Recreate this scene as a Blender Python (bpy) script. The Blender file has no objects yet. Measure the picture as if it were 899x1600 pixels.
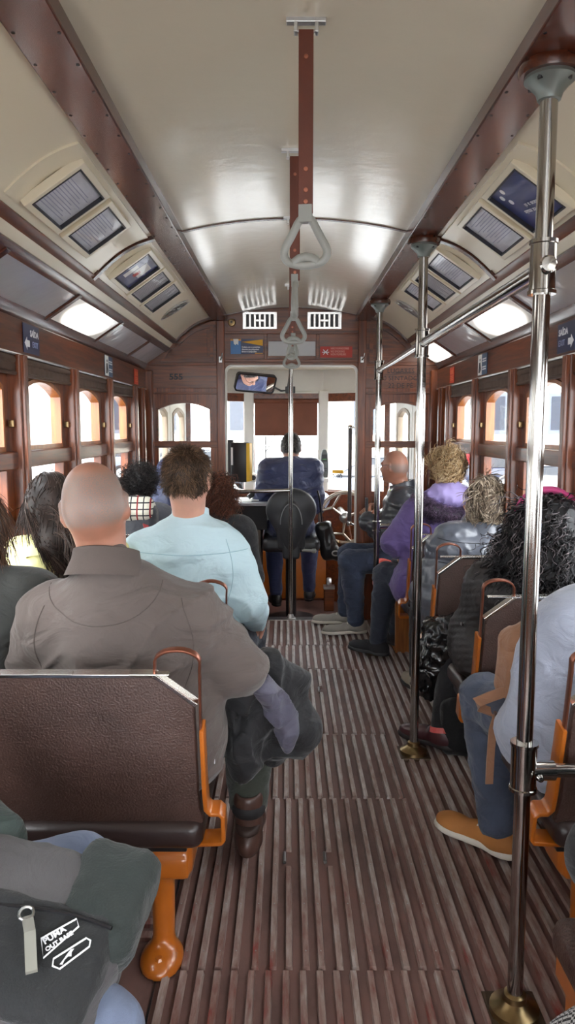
import bpy, bmesh, math, random
import numpy as np
from mathutils import Vector, Matrix
R = math.radians
PI = math.pi
random.seed(7)
rng = np.random.default_rng(7)
sc = bpy.context.scene
col = sc.collection

# ---------------------------------------------------------------- camera, world, exposure
cam_d = bpy.data.cameras.new('camera')
cam = bpy.data.objects.new('camera', cam_d)
col.objects.link(cam)
cam_d.sensor_fit = 'VERTICAL'
cam_d.sensor_height = 36
cam_d.lens = 36 * 1150 / 1600
cam_d.clip_start = .03
cam.location = (0, 0, 1.5)
cam.rotation_euler = (PI / 2 - math.atan(132 / 1150), 0, 0)
sc.camera = cam
sc.view_settings.view_transform = 'Standard'
sc.view_settings.look = 'None'
sc.view_settings.exposure = EXPOSURE = 0.5
sc.view_settings.gamma = 1
sc.view_settings.use_curve_mapping = False
w = bpy.data.worlds.new('overcast_sky')
sc.world = w
w.use_nodes = True
bg = w.node_tree.nodes['Background']
bg.inputs[0].default_value = (.93, .96, 1, 1)
bg.inputs[1].default_value = 11.0
sun_d = bpy.data.lights.new('sun', 'SUN')
sun_d.energy = 4.0
sun_d.angle = R(20)
sun = bpy.data.objects.new('sun', sun_d)
col.objects.link(sun)
sun.rotation_euler = (R(58), 0, R(-25))
sc.cycles.max_bounces = 8
sc.cycles.diffuse_bounces = 5
sc.cycles.transparent_max_bounces = 16
sc.cycles.use_denoising = True
sc.cycles.sample_clamp_indirect = 8

# ---------------------------------------------------------------- materials
MATS = {}
def nodes_of(name):
    m = bpy.data.materials.new(name)
    m.use_nodes = True
    nt = m.node_tree
    return m, nt, nt.nodes['Principled BSDF']
def N(nt, t, **kw):
    n = nt.nodes.new(t)
    for k, v in kw.items():
        if k.startswith('i_'):
            n.inputs[k[2:].replace('_', ' ')].default_value = v
        else:
            setattr(n, k, v)
    return n
def ramp(nt, fac, stops):
    r = N(nt, 'ShaderNodeValToRGB')
    e = r.color_ramp.elements
    while len(e) < len(stops):
        e.new(.5)
    for i, (p, c) in enumerate(stops):
        e[i].position = p
        e[i].color = (*c, 1)
    nt.links.new(fac, r.inputs[0])
    return r.outputs[0]
def coords(nt, scale=(1, 1, 1)):
    t = N(nt, 'ShaderNodeTexCoord')
    mp = N(nt, 'ShaderNodeMapping')
    mp.inputs['Scale'].default_value = scale
    nt.links.new(t.outputs['Object'], mp.inputs[0])
    return mp.outputs[0]
def bump(nt, b, h, strength, dist=.01):
    bp = N(nt, 'ShaderNodeBump')
    bp.inputs['Strength'].default_value = strength
    bp.inputs['Distance'].default_value = dist
    nt.links.new(h, bp.inputs['Height'])
    nt.links.new(bp.outputs[0], b.inputs['Normal'])
    return bp
def srgb(r, g, b):
    f = lambda c: (c / 255 / 12.92) if c / 255 <= .04045 else ((c / 255 + .055) / 1.055) ** 2.4
    return (f(r), f(g), f(b))
def mul(c, k):
    return tuple(min(1, x * k) for x in c)
def plain(name, c, rough=.5, metal=0, var=.12, nscale=6, bumps=0, bscale=200, coat=0, sheen=0, stretch=(1, 1, 1), spec=.5, bdist=.002, wrinkle=0, wscale=9):
    if name in MATS:
        return MATS[name]
    m, nt, b = nodes_of(name)
    n = N(nt, 'ShaderNodeTexNoise', i_Scale=nscale, i_Detail=5)
    nt.links.new(coords(nt, stretch), n.inputs[0])
    nt.links.new(ramp(nt, n.outputs[0], [(.3, mul(c, 1 - var)), (.7, mul(c, 1 + var))]), b.inputs['Base Color'])
    b.inputs['Roughness'].default_value = rough
    b.inputs['Metallic'].default_value = metal
    b.inputs['Coat Weight'].default_value = coat
    b.inputs['Coat Roughness'].default_value = .12
    b.inputs['Sheen Weight'].default_value = sheen
    b.inputs['Specular IOR Level'].default_value = spec
    if wrinkle:
        nw = N(nt, 'ShaderNodeTexNoise', i_Scale=wscale, i_Detail=4, i_Roughness=.45, i_Distortion=1.2)
        nt.links.new(coords(nt, (1, 1, 1.7)), nw.inputs[0])
        w1 = N(nt, 'ShaderNodeBump')
        w1.inputs['Strength'].default_value = wrinkle; w1.inputs['Distance'].default_value = .03
        nt.links.new(nw.outputs[0], w1.inputs['Height'])
        nt.links.new(w1.outputs[0], b.inputs['Normal'])
    if bumps:
        n2 = N(nt, 'ShaderNodeTexNoise', i_Scale=bscale, i_Detail=3)
        nt.links.new(coords(nt, stretch), n2.inputs[0])
        bp = bump(nt, b, n2.outputs[0], bumps, bdist)
        if wrinkle:
            nt.links.new(w1.outputs[0], bp.inputs['Normal'])
    MATS[name] = m
    return m
def wood(name, dark, light, axis, rough=.36, coat=.22):
    if name in MATS:
        return MATS[name]
    m, nt, b = nodes_of(name)
    s = [14, 14, 14]
    s['xyz'.index(axis)] = 1.1
    co = coords(nt, s)
    n = N(nt, 'ShaderNodeTexNoise', i_Scale=1.6, i_Detail=7, i_Roughness=.62, i_Distortion=1.6)
    nt.links.new(co, n.inputs[0])
    s2 = [90, 90, 90]
    s2['xyz'.index(axis)] = 3
    n2 = N(nt, 'ShaderNodeTexNoise', i_Scale=1.5, i_Detail=3)
    nt.links.new(coords(nt, s2), n2.inputs[0])
    mx = N(nt, 'ShaderNodeMath', operation='MULTIPLY_ADD')
    nt.links.new(n2.outputs[0], mx.inputs[0])
    mx.inputs[1].default_value = .35
    nt.links.new(n.outputs[0], mx.inputs[2])
    mid = tuple((a + c) / 2 for a, c in zip(dark, light))
    nt.links.new(ramp(nt, mx.outputs[0], [(.42, dark), (.66, mid), (.9, light)]), b.inputs['Base Color'])
    b.inputs['Roughness'].default_value = rough
    b.inputs['Coat Weight'].default_value = coat
    b.inputs['Coat Roughness'].default_value = .13
    bump(nt, b, mx.outputs[0], .12, .002)
    MATS[name] = m
    return m
def emit(name, c, s):
    if name in MATS:
        return MATS[name]
    m = bpy.data.materials.new(name)
    m.use_nodes = True
    nt = m.node_tree
    nt.nodes.clear()
    e = N(nt, 'ShaderNodeEmission')
    e.inputs[0].default_value = (*c, 1)
    e.inputs[1].default_value = s
    o = N(nt, 'ShaderNodeOutputMaterial')
    nt.links.new(e.outputs[0], o.inputs[0])
    MATS[name] = m
    return m
def thin_glass(name='window_glass', tint=(.97, .98, .98), k=.8):
    if name in MATS:
        return MATS[name]
    m = bpy.data.materials.new(name)
    m.use_nodes = True
    nt = m.node_tree
    nt.nodes.clear()
    t = N(nt, 'ShaderNodeBsdfTransparent')
    t.inputs[0].default_value = (*tint, 1)
    g = N(nt, 'ShaderNodeBsdfGlossy')
    g.inputs['Roughness'].default_value = .03
    lw = N(nt, 'ShaderNodeLayerWeight')            # facing term only: thin pane, same from both sides
    lw.inputs[0].default_value = .5
    pw = N(nt, 'ShaderNodeMath', operation='POWER')
    nt.links.new(lw.outputs['Facing'], pw.inputs[0])
    pw.inputs[1].default_value = 5
    fr = N(nt, 'ShaderNodeMath', operation='MULTIPLY_ADD')
    nt.links.new(pw.outputs[0], fr.inputs[0])
    fr.inputs[1].default_value = k
    fr.inputs[2].default_value = .03
    mx = N(nt, 'ShaderNodeMixShader')
    nt.links.new(fr.outputs[0], mx.inputs[0])
    nt.links.new(t.outputs[0], mx.inputs[1])
    nt.links.new(g.outputs[0], mx.inputs[2])
    o = N(nt, 'ShaderNodeOutputMaterial')
    nt.links.new(mx.outputs[0], o.inputs[0])
    MATS[name] = m
    return m

DK, LT = srgb(44, 19, 8), srgb(116, 58, 24)
W_Y = wood('mahogany_lengthwise', DK, LT, 'y')
W_X = wood('mahogany_crosswise', srgb(50, 22, 9), srgb(134, 70, 30), 'x')
W_Z = wood('mahogany_upright', srgb(52, 22, 9), srgb(138, 70, 30), 'z')
W_H = wood('orange_varnished_wood', srgb(120, 66, 28), srgb(176, 106, 50), 'z')
W_B = wood('dark_beam_wood', srgb(46, 20, 12), srgb(92, 42, 22), 'y', .26, .3)
CREAM = plain("cream_gloss_paint", srgb(206, 199, 178), .2, var=.03, nscale=2, bumps=.12, bscale=16, coat=.6, bdist=.012)
CREAM2 = plain('cream_satin_paint', srgb(222, 213, 188), .3, var=.03, nscale=2, coat=.3)
OFFW = plain('grey_white_paint', srgb(214, 212, 204), .4, var=.04)
CHROME = plain('polished_steel', (.42, .41, .39), .13, 1, var=.04, nscale=10)
STEEL = plain('dull_steel', (.5, .5, .49), .32, 1, var=.1, nscale=20)
BRASS = plain('worn_brass', srgb(150, 128, 92), .3, 1, var=.2, nscale=14)
COPPER = plain('copper_handle', srgb(158, 100, 80), .3, .85, var=.1, nscale=10)
ORANGE = plain('ochre_enamel_paint', srgb(176, 96, 28), .3, var=.12, nscale=9, coat=.6, bumps=.1, bscale=40)
LEATHER = plain('brown_grained_leather', srgb(74, 54, 48), .42, var=.25, nscale=5, bumps=.9, bscale=170, bdist=.004)
LEATHER_S = plain('dark_smooth_leather', srgb(48, 36, 34), .34, var=.15, nscale=5, bumps=.2, bscale=120)
BLACK = plain('black_plastic', srgb(28, 28, 31), .38, var=.15)
GREYP = plain('grey_handle_plastic', srgb(150, 152, 146), .38, var=.06)
GLASS = thin_glass()
WHITE = plain('white_paper', srgb(236, 236, 232), .5, var=.02)
DKBLIND = plain('brown_blind_cloth', srgb(78, 58, 46), .75, var=.2, nscale=12, bumps=.3, bscale=90)

# ---------------------------------------------------------------- mesh building
class MB:
    def __init__(s):
        s.v, s.f, s.mi, s.n, s.cur = [], [], [], 0, 0
    def add(s, vs, fs, mi=None):
        s.v += [tuple(p) for p in vs]
        s.f += [tuple(i + s.n for i in f) for f in fs]
        s.mi += [s.cur if mi is None else mi] * len(fs)
        s.n += len(vs)
        return s
    def box(s, lo, hi, M=None, mi=None):
        (a, b, c), (d, e, g) = lo, hi
        vs = [(a, b, c), (d, b, c), (d, e, c), (a, e, c), (a, b, g), (d, b, g), (d, e, g), (a, e, g)]
        if M:
            vs = [M @ Vector(p) for p in vs]
        return s.add(vs, [(3, 2, 1, 0), (4, 5, 6, 7), (0, 1, 5, 4), (1, 2, 6, 5), (2, 3, 7, 6), (3, 0, 4, 7)], mi)
    def loft(s, rings, closed=True, caps=True, mi=None):
        n = len(rings[0])
        vs = [p for r in rings for p in r]
        fs = []
        for i in range(len(rings) - 1):
            for j in range(n if closed else n - 1):
                k = (j + 1) % n
                fs.append((i * n + j, i * n + k, (i + 1) * n + k, (i + 1) * n + j))
        if caps:
            fs.append(tuple(range(n - 1, -1, -1)))
            fs.append(tuple((len(rings) - 1) * n + j for j in range(n)))
        return s.add(vs, fs, mi)
    def prism(s, poly, axis, a, b, mi=None):
        o = {'x': lambda p, t: (t, p[0], p[1]), 'y': lambda p, t: (p[0], t, p[1]), 'z': lambda p, t: (p[0], p[1], t)}[axis]
        return s.loft([[o(p, a) for p in poly], [o(p, b) for p in poly]], mi=mi)
    def ring(s, inner, outer, axis, a, b, mi=None):
        """closed frame between two outlines of equal point count, with thickness a..b"""
        o = {'x': lambda p, t: (t, p[0], p[1]), 'y': lambda p, t: (p[0], t, p[1]), 'z': lambda p, t: (p[0], p[1], t)}[axis]
        L = [[o(p, a) for p in inner], [o(p, a) for p in outer], [o(p, b) for p in outer], [o(p, b) for p in inner]]
        n = len(inner)
        vs = [p for r in L for p in r]
        fs = []
        for i in range(4):
            k = (i + 1) % 4
            for j in range(n):
                l = (j + 1) % n
                fs.append((i * n + j, i * n + l, k * n + l, k * n + j))
        return s.add(vs, fs, mi)
    def tube(s, pts, r, n=12, flat=None, caps=True, closed=False, mi=None, up=None):
        pts = [Vector(p) for p in pts]
        rs = r if isinstance(r, (list, tuple)) else [r] * len(pts)
        rings = []
        u = None
        m = len(pts)
        for i, p in enumerate(pts):
            if closed:
                t = pts[(i + 1) % m] - pts[i - 1]
            else:
                t = pts[min(i + 1, m - 1)] - pts[max(i - 1, 0)]
            t.normalize()
            if u is None:
                u = Vector(up) if up else (Vector((0, 0, 1)) if abs(t.z) < .9 else Vector((1, 0, 0)))
            u = (u - t * u.dot(t)).normalized()
            q = t.cross(u)
            fx, fy = flat if flat else (1, 1)
            if flat and n == 4:
                rings.append([p + u * (sx * rs[i] * fx) + q * (sy * rs[i] * fy) for sx, sy in ((1, 1), (-1, 1), (-1, -1), (1, -1))])
            else:
                rings.append([p + u * (math.cos(2 * PI * k / n) * rs[i] * fx) + q * (math.sin(2 * PI * k / n) * rs[i] * fy) for k in range(n)])
        if closed:
            rings.append(rings[0])
            return s.loft(rings, caps=False, mi=mi)
        return s.loft(rings, caps=caps, mi=mi)
    def lathe(s, prof, c, n=24, axis='z', mi=None):
        c = Vector(c)
        rings = []
        for r, h in prof:
            ring = []
            for k in range(n):
                x, y = math.cos(2 * PI * k / n) * r, math.sin(2 * PI * k / n) * r
                ring.append(c + Vector({'z': (x, y, h), 'x': (h, x, y), 'y': (y, h, x)}[axis]))
            rings.append(ring)
        return s.loft(rings, mi=mi)
    def build(s, name, mat=None, parent=None, bevel=0, smooth=False, seg=2, weld=False):
        me = bpy.data.meshes.new(name)
        me.from_pydata(s.v, [], s.f)
        mats = mat if isinstance(mat, (list, tuple)) else [mat]
        for m in mats:
            me.materials.append(m)
        if len(mats) > 1:
            me.polygons.foreach_set('material_index', s.mi)
        bm = bmesh.new()
        bm.from_mesh(me)
        if weld:
            bmesh.ops.remove_doubles(bm, verts=bm.verts, dist=1e-5)
        bmesh.ops.recalc_face_normals(bm, faces=bm.faces)
        if bevel:
            es = [e for e in bm.edges if len(e.link_faces) == 2 and e.calc_face_angle(0) > .6]
            try:
                bmesh.ops.bevel(bm, geom=es, offset=bevel, segments=seg, profile=.5, affect='EDGES', clamp_overlap=True)
            except Exception:
                pass
        if smooth:
            for f in bm.faces:
                f.smooth = True
            for e in bm.edges:
                if len(e.link_faces) == 2 and e.calc_face_angle(0) > .7:
                    e.smooth = False
        bm.to_mesh(me)
        bm.free()
        o = bpy.data.objects.new(name, me)
        col.objects.link(o)
        if parent is not None:
            o.parent = parent
        return o
def tag(o, label=None, cat=None, group=None, kind=None):
    if label: o['label'] = label
    if cat: o['category'] = cat
    if group: o['group'] = group
    if kind: o['kind'] = kind
    return o
def empty(name, label=None, cat=None, group=None, kind=None, loc=None):
    o = bpy.data.objects.new(name, None)
    o.empty_display_size = .1
    col.objects.link(o)
    return tag(o, label, cat, group, kind)
def struct(o, label=None, cat=None):
    return tag(o, label, cat, kind='structure')
def copy_tree(o, off=(0, 0, 0), M=None, parent=None, label=None):
    c = o.copy()
    col.objects.link(c)
    if parent is not None:
        c.parent = parent
    for ch in list(o.children):
        copy_tree(ch, parent=c)
    if parent is None:
        c.location = Vector(o.location) + Vector(off)
    if label: c['label'] = label
    return c
def arc(cx, cy, rx, ry, a0, a1, n):
    return [(cx + rx * math.cos(a0 + (a1 - a0) * i / n), cy + ry * math.sin(a0 + (a1 - a0) * i / n)) for i in range(n + 1)]
def text(body, size, M, mat, name='lettering', parent=None, ext=.0006, align='LEFT', sx=1, line=1, bold=0):
    cu = bpy.data.curves.new('t', 'FONT')
    cu.body = body
    cu.size = size
    cu.extrude = ext
    cu.offset = bold
    cu.align_x = align
    cu.space_line = line
    cu.resolution_u = 3
    t = bpy.data.objects.new('t', cu)
    col.objects.link(t)
    bpy.context.view_layer.update()
    dg = bpy.context.evaluated_depsgraph_get()
    me = bpy.data.meshes.new_from_object(t.evaluated_get(dg))
    bpy.data.objects.remove(t)
    me.transform(M @ Matrix.Diagonal((sx, 1, 1, 1)))
    me.materials.clear()
    me.materials.append(mat)
    o = bpy.data.objects.new(name, me)
    col.objects.link(o)
    if parent is not None:
        o.parent = parent
    return o
def frame(o, x, y, z=None):
    """matrix with given origin and local x / y directions"""
    x = Vector(x).normalized(); y = Vector(y).normalized()
    z = x.cross(y).normalized()
    y = z.cross(x)
    return Matrix(((x[0], y[0], z[0], o[0]), (x[1], y[1], z[1], o[1]), (x[2], y[2], z[2], o[2]), (0, 0, 0, 1)))

# ---------------------------------------------------------------- implicit surfaces
TAB = rng.random((64, 64, 64)).astype(np.float32)
def vnoise(x, y, z):
    xi, yi, zi = np.floor(x).astype(int), np.floor(y).astype(int), np.floor(z).astype(int)
    fx, fy, fz = x - xi, y - yi, z - zi
    fx, fy, fz = [f * f * (3 - 2 * f) for f in (fx, fy, fz)]
    r = 0
    for a in (0, 1):
        for b in (0, 1):
            for c in (0, 1):
                r = r + TAB[(xi + a) & 63, (yi + b) & 63, (zi + c) & 63] * (fx if a else 1 - fx) * (fy if b else 1 - fy) * (fz if c else 1 - fz)
    return r
A = lambda p: np.array(p, float)
def rc(a, b, ra, rb=None, k=.03, q=None, op='u'):
    """tapered capsule; q = (quilt spacing, amount)"""
    a, b = A(a), A(b)
    rb = ra if rb is None else rb
    ba = b - a
    L2 = max(ba @ ba, 1e-9)
    L = math.sqrt(L2)
    def fn(X, Y, Z):
        px, py, pz = X - a[0], Y - a[1], Z - a[2]
        t = np.clip((px * ba[0] + py * ba[1] + pz * ba[2]) / L2, 0, 1)
        r = ra + (rb - ra) * t
        if q:
            r = r + q[1] * (np.sqrt(np.abs(np.sin(PI * t * L / q[0]))) - .6)
        return np.sqrt((px - t * ba[0]) ** 2 + (py - t * ba[1]) ** 2 + (pz - t * ba[2]) ** 2) - r
    m = max(ra, rb) + (q[1] if q else 0)
    return fn, np.minimum(a, b) - m, np.maximum(a, b) + m, k, op
I3 = np.eye(3)
def el(c, r, M=I3, k=.03, op='u'):
    c, r = A(c), A(r)
    M = A(M)
    def fn(X, Y, Z):
        p = (X - c[0], Y - c[1], Z - c[2])
        k0 = k1 = 0
        for i in range(3):
            ql = p[0] * M[0, i] + p[1] * M[1, i] + p[2] * M[2, i]
            k0 = k0 + (ql / r[i]) ** 2
            k1 = k1 + (ql / r[i] ** 2) ** 2
        k0 = np.sqrt(k0)
        return k0 * (k0 - 1) / np.maximum(np.sqrt(k1), 1e-6)
    ext = np.sqrt(((M * r[None, :]) ** 2).sum(1))
    return fn, c - ext, c + ext, k, op
def bx(c, h, M=I3, rd=.01, k=.01, op='u'):
    c, h, M = A(c), A(h), A(M)
    def fn(X, Y, Z):
        p = (X - c[0], Y - c[1], Z - c[2])
        o = 0
        mx = -9.
        for i in range(3):
            d = np.abs(p[0] * M[0, i] + p[1] * M[1, i] + p[2] * M[2, i]) - (h[i] - rd)
            o = o + np.maximum(d, 0) ** 2
            mx = np.maximum(mx, d)
        return np.sqrt(o) + np.minimum(mx, 0) - rd
    ext = (np.abs(M) * h[None, :]).sum(1)
    return fn, c - ext, c + ext, k, op
def sdf_mesh(prims, h, disp=None, lo=None, hi=None, cut=None, pad=.02):
    """numpy surface nets over smooth unions/cuts; returns verts, quads"""
    us = [p for p in prims if p[4] == 'u']
    if lo is None:
        lo = np.min([p[1] for p in us], 0) - pad
        hi = np.max([p[2] for p in us], 0) + pad
    lo, hi = A(lo), A(hi)
    n = np.maximum(np.ceil((hi - lo) / h).astype(int) + 1, 4)
    ax = [lo[i] + h * np.arange(n[i]) for i in range(3)]
    v = np.full(tuple(n), .2, np.float32)
    for fn, plo, phi, k, op in prims:
        mg = k + 3 * h + .015
        i0 = np.clip(np.floor((plo - mg - lo) / h).astype(int), 0, n)
        i1 = np.clip(np.ceil((phi + mg - lo) / h).astype(int) + 1, 0, n)
        if (i1 <= i0).any():
            continue
        sl = tuple(slice(a, b) for a, b in zip(i0, i1))
        d = fn(ax[0][sl[0]][:, None, None], ax[1][sl[1]][None, :, None], ax[2][sl[2]][None, None, :])
        a = v[sl]
        if op == 'u':
            hh = np.maximum(k - np.abs(a - d), 0) / k
            v[sl] = np.minimum(a, d) - hh * hh * k * .25
        elif op == 's':
            d = -d
            hh = np.maximum(k - np.abs(a - d), 0) / k
            v[sl] = np.maximum(a, d) + hh * hh * k * .25
        else:  # 'a': add a local amount
            v[sl] = a + d
    if disp is not None:
        idx = np.nonzero(np.abs(v) < .06)
        v[idx] += disp(ax[0][idx[0]], ax[1][idx[1]], ax[2][idx[2]])
    if cut is not None:
        v = np.maximum(v, cut(ax[0][:, None, None], ax[1][None, :, None], ax[2][None, None, :]))
    v[0], v[-1], v[:, 0], v[:, -1], v[:, :, 0], v[:, :, -1] = (.05,) * 6
    s = v < 0
    cnt = sum(s[a:n[0] - 1 + a, b:n[1] - 1 + b, c:n[2] - 1 + c].astype(np.int8) for a in (0, 1) for b in (0, 1) for c in (0, 1))
    I = np.array(np.nonzero((cnt > 0) & (cnt < 8)))
    ids = np.full(tuple(n - 1), -1, np.int64)
    ids[tuple(I)] = np.arange(I.shape[1])
    pos = np.zeros((I.shape[1], 3))
    num = np.zeros(I.shape[1])
    cor = [(a, b, c) for a in (0, 1) for b in (0, 1) for c in (0, 1)]
    for p in cor:
        for d in range(3):
            if p[d] == 0:
                q = list(p); q[d] = 1
                v0 = v[I[0] + p[0], I[1] + p[1], I[2] + p[2]]
                v1 = v[I[0] + q[0], I[1] + q[1], I[2] + q[2]]
                x = (v0 < 0) != (v1 < 0)
                t = np.where(x, v0 / np.where(x, v0 - v1, 1), 0)
                pp = np.tile(A(p), (I.shape[1], 1))
                pp[:, d] += t
                pos += pp * x[:, None]
                num += x
    pos = lo + h * (I.T + pos / num[:, None])
    quads = []
    for d in range(3):
        e, f = [(1, 2), (2, 0), (0, 1)][d]
        s0 = [slice(1, -1)] * 3; s0[d] = slice(0, -1)
        s1 = [slice(1, -1)] * 3; s1[d] = slice(1, None)
        a, b = s[tuple(s0)], s[tuple(s1)]
        J = np.array(np.nonzero(a != b))
        if J.shape[1] == 0:
            continue
        sg = a[tuple(J)]
        J[e] += 1; J[f] += 1
        def cell(de, df):
            K = J.copy(); K[e] -= de; K[f] -= df
            return ids[tuple(K)]
        qd = np.stack([cell(1, 1), cell(0, 1), cell(0, 0), cell(1, 0)], 1)
        qd[~sg] = qd[~sg][:, ::-1]
        quads.append(qd)
    return pos, np.concatenate(quads) if quads else np.zeros((0, 4), int)
def mesh_np(name, parts, mats, parent=None, attr=None, smooth=True):
    """parts: list of (verts, quads, material index); attr: {name: per-vertex array}"""
    V = np.concatenate([p[0] for p in parts])
    off = np.cumsum([0] + [len(p[0]) for p in parts])
    F = np.concatenate([p[1] + o for p, o in zip(parts, off)])
    MI = np.concatenate([np.full(len(p[1]), p[2]) for p in parts])
    k = F.shape[1]
    me = bpy.data.meshes.new(name)
    me.vertices.add(len(V)); me.vertices.foreach_set('co', V.astype(np.float32).ravel())
    me.loops.add(F.size); me.loops.foreach_set('vertex_index', F.astype(np.int32).ravel())
    me.polygons.add(len(F)); me.polygons.foreach_set('loop_start', np.arange(0, F.size, k, dtype=np.int32))
    me.polygons.foreach_set('loop_total', np.full(len(F), k, np.int32)) if False else None
    for m in mats:
        me.materials.append(m)
    me.polygons.foreach_set('material_index', MI.astype(np.int32))
    if smooth:
        me.polygons.foreach_set('use_smooth', np.ones(len(F), bool))
    me.update(calc_edges=True)
    if attr:
        for nme, arr in attr.items():
            at = me.attributes.new(nme, 'FLOAT', 'POINT')
            at.data.foreach_set('value', np.asarray(arr, np.float32))
    me.validate()
    o = bpy.data.objects.new(name, me)
    col.objects.link(o)
    if parent is not None:
        o.parent = parent
    return o
def sphere_np(c, r, n=10, m=6):
    vs, q = [], []
    for i in range(m + 1):
        t = PI * (.02 + .96 * i / m)
        for j in range(n):
            p = 2 * PI * j / n
            vs.append((c[0] + r * math.sin(t) * math.cos(p), c[1] + r * math.sin(t) * math.sin(p), c[2] + r * math.cos(t)))
    for i in range(m):
        for j in range(n):
            k = (j + 1) % n
            q.append((i * n + j, (i + 1) * n + j, (i + 1) * n + k, i * n + k))
    return A(vs), np.array(q)
def strands_np(P, r, sides=3, taper=.3):
    """P (N,S,3) polylines -> thin tubes"""
    Nn, S, _ = P.shape
    T = np.gradient(P, axis=1)
    T /= np.linalg.norm(T, axis=2, keepdims=True) + 1e-9
    up = np.where(np.abs(T[..., 2:3]) < .9, A([0, 0, 1.]), A([1., 0, 0]))
    U = np.cross(T, up); U /= np.linalg.norm(U, axis=2, keepdims=True) + 1e-9
    W = np.cross(T, U)
    rr = (np.linspace(1, taper, S)[None, :] * np.broadcast_to(np.asarray(r).reshape(-1, 1), (Nn, 1)))[..., None]
    ringv = np.stack([P + rr * (U * math.cos(2 * PI * k / sides) + W * math.sin(2 * PI * k / sides)) for k in range(sides)], 2)
    V = ringv.reshape(-1, 3)
    base = (np.arange(Nn)[:, None, None] * S + np.arange(S - 1)[None, :, None]) * sides
    k = np.arange(sides)[None, None, :]
    k2 = (k + 1) % sides
    Q = np.stack([base + k, base + k2, base + sides + k2, base + sides + k], -1).reshape(-1, 4)
    return V, Q
# ================================================================ STRUCTURE
XC = .03
HW = 1.12
YB, YR = 5.67, -2.2
BAYS = [5.145 - .7275 * i for i in range(11)]
def X(sg, x):
    return XC + sg * x
def strip(name, prof, th, y0, y1, mat, parent=None, sg=1, bevel=0, kind='structure'):
    """a board following a cross-section line, th thick to the outside"""
    pts = [Vector((X(sg, a), 0, b)) for a, b in prof]
    out = []
    for i, p in enumerate(pts):
        t = (pts[min(i + 1, len(pts) - 1)] - pts[max(i - 1, 0)]).normalized()
        n = Vector((-t.z, 0, t.x))
        if n.z < 0: n = -n
        out.append(p + n * th)
    poly = [(p.x, p.z) for p in pts] + [(p.x, p.z) for p in reversed(out)]
    o = MB().prism(poly, 'y', y0, y1).build(name, mat, parent, bevel=bevel, smooth=True)
    if parent is None: tag(o, kind=kind)
    return o
# ---- floor: boards, hatch slats, plain strip and cross slats below the left seats
def floor_mat():
    m, nt, b = nodes_of('worn_red_floor_paint')
    n = N(nt, 'ShaderNodeTexNoise', i_Scale=5, i_Detail=8, i_Roughness=.65)
    nt.links.new(coords(nt, (1, .5, 1)), n.inputs[0])
    nt.links.new(ramp(nt, n.outputs[0], [(.3, srgb(78, 56, 51)), (.52, srgb(108, 80, 74)), (.75, srgb(122, 82, 74))]), b.inputs['Base Color'])
    b.inputs['Roughness'].default_value = .62
    bump(nt, b, n.outputs[0], .25, .004)
    return m
def slat_mat():
    m, nt, b = nodes_of('worn_floor_slats')
    n = N(nt, 'ShaderNodeTexNoise', i_Scale=3, i_Detail=8, i_Roughness=.7)
    nt.links.new(coords(nt, (6, .8, 1)), n.inputs[0])
    n2 = N(nt, 'ShaderNodeTexNoise', i_Scale=22, i_Detail=6)
    nt.links.new(coords(nt, (3, .7, 1)), n2.inputs[0])
    ad = N(nt, 'ShaderNodeMath', operation='MULTIPLY_ADD')
    nt.links.new(n2.outputs[0], ad.inputs[0]); ad.inputs[1].default_value = .4
    nt.links.new(n.outputs[0], ad.inputs[2])
    t = N(nt, 'ShaderNodeTexCoord')
    sep = N(nt, 'ShaderNodeSeparateXYZ')
    nt.links.new(t.outputs['Object'], sep.inputs[0])
    mr = N(nt, 'ShaderNodeMapRange')           # more red paint towards the rear, paler and greyer towards the front
    mr.inputs['From Min'].default_value = 1.6; mr.inputs['From Max'].default_value = 4.2
    mr.inputs['To Min'].default_value = -.06; mr.inputs['To Max'].default_value = .2
    nt.links.new(sep.outputs['Y'], mr.inputs[0])
    a2 = N(nt, 'ShaderNodeMath', operation='ADD')
    nt.links.new(ad.outputs[0], a2.inputs[0]); nt.links.new(mr.outputs[0], a2.inputs[1])
    nt.links.new(ramp(nt, a2.outputs[0], [(.48, srgb(122, 46, 38)), (.58, srgb(122, 88, 80)), (.76, srgb(152, 134, 126)), (.96, srgb(190, 184, 182))]), b.inputs['Base Color'])
    b.inputs['Roughness'].default_value = .5
    bump(nt, b, ad.outputs[0], .3, .003)
    return m
FLOORM, SLATM = floor_mat(), slat_mat()
floor = MB().box((XC - 1.2, YR, -.2), (XC + 1.2, YB - .02, 0)).build('floor', FLOORM)
struct(floor)
PER = .0468
sl = MB()
nails = MB()
breaks = [-2.1, -.9, .35, 1.88, 2.83, 3.457, 4.43, 4.93, 5.6]
def slat(x0, x1, y0, y1, h=.013):
    sl.loft([[(x0, y, 0), (x1, y, 0), (x1 - .003, y, h), (x0 + .003, y, h)] for y in (y0, y1)])
k = 0
x = -.345
r0 = random.Random(3)
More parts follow.
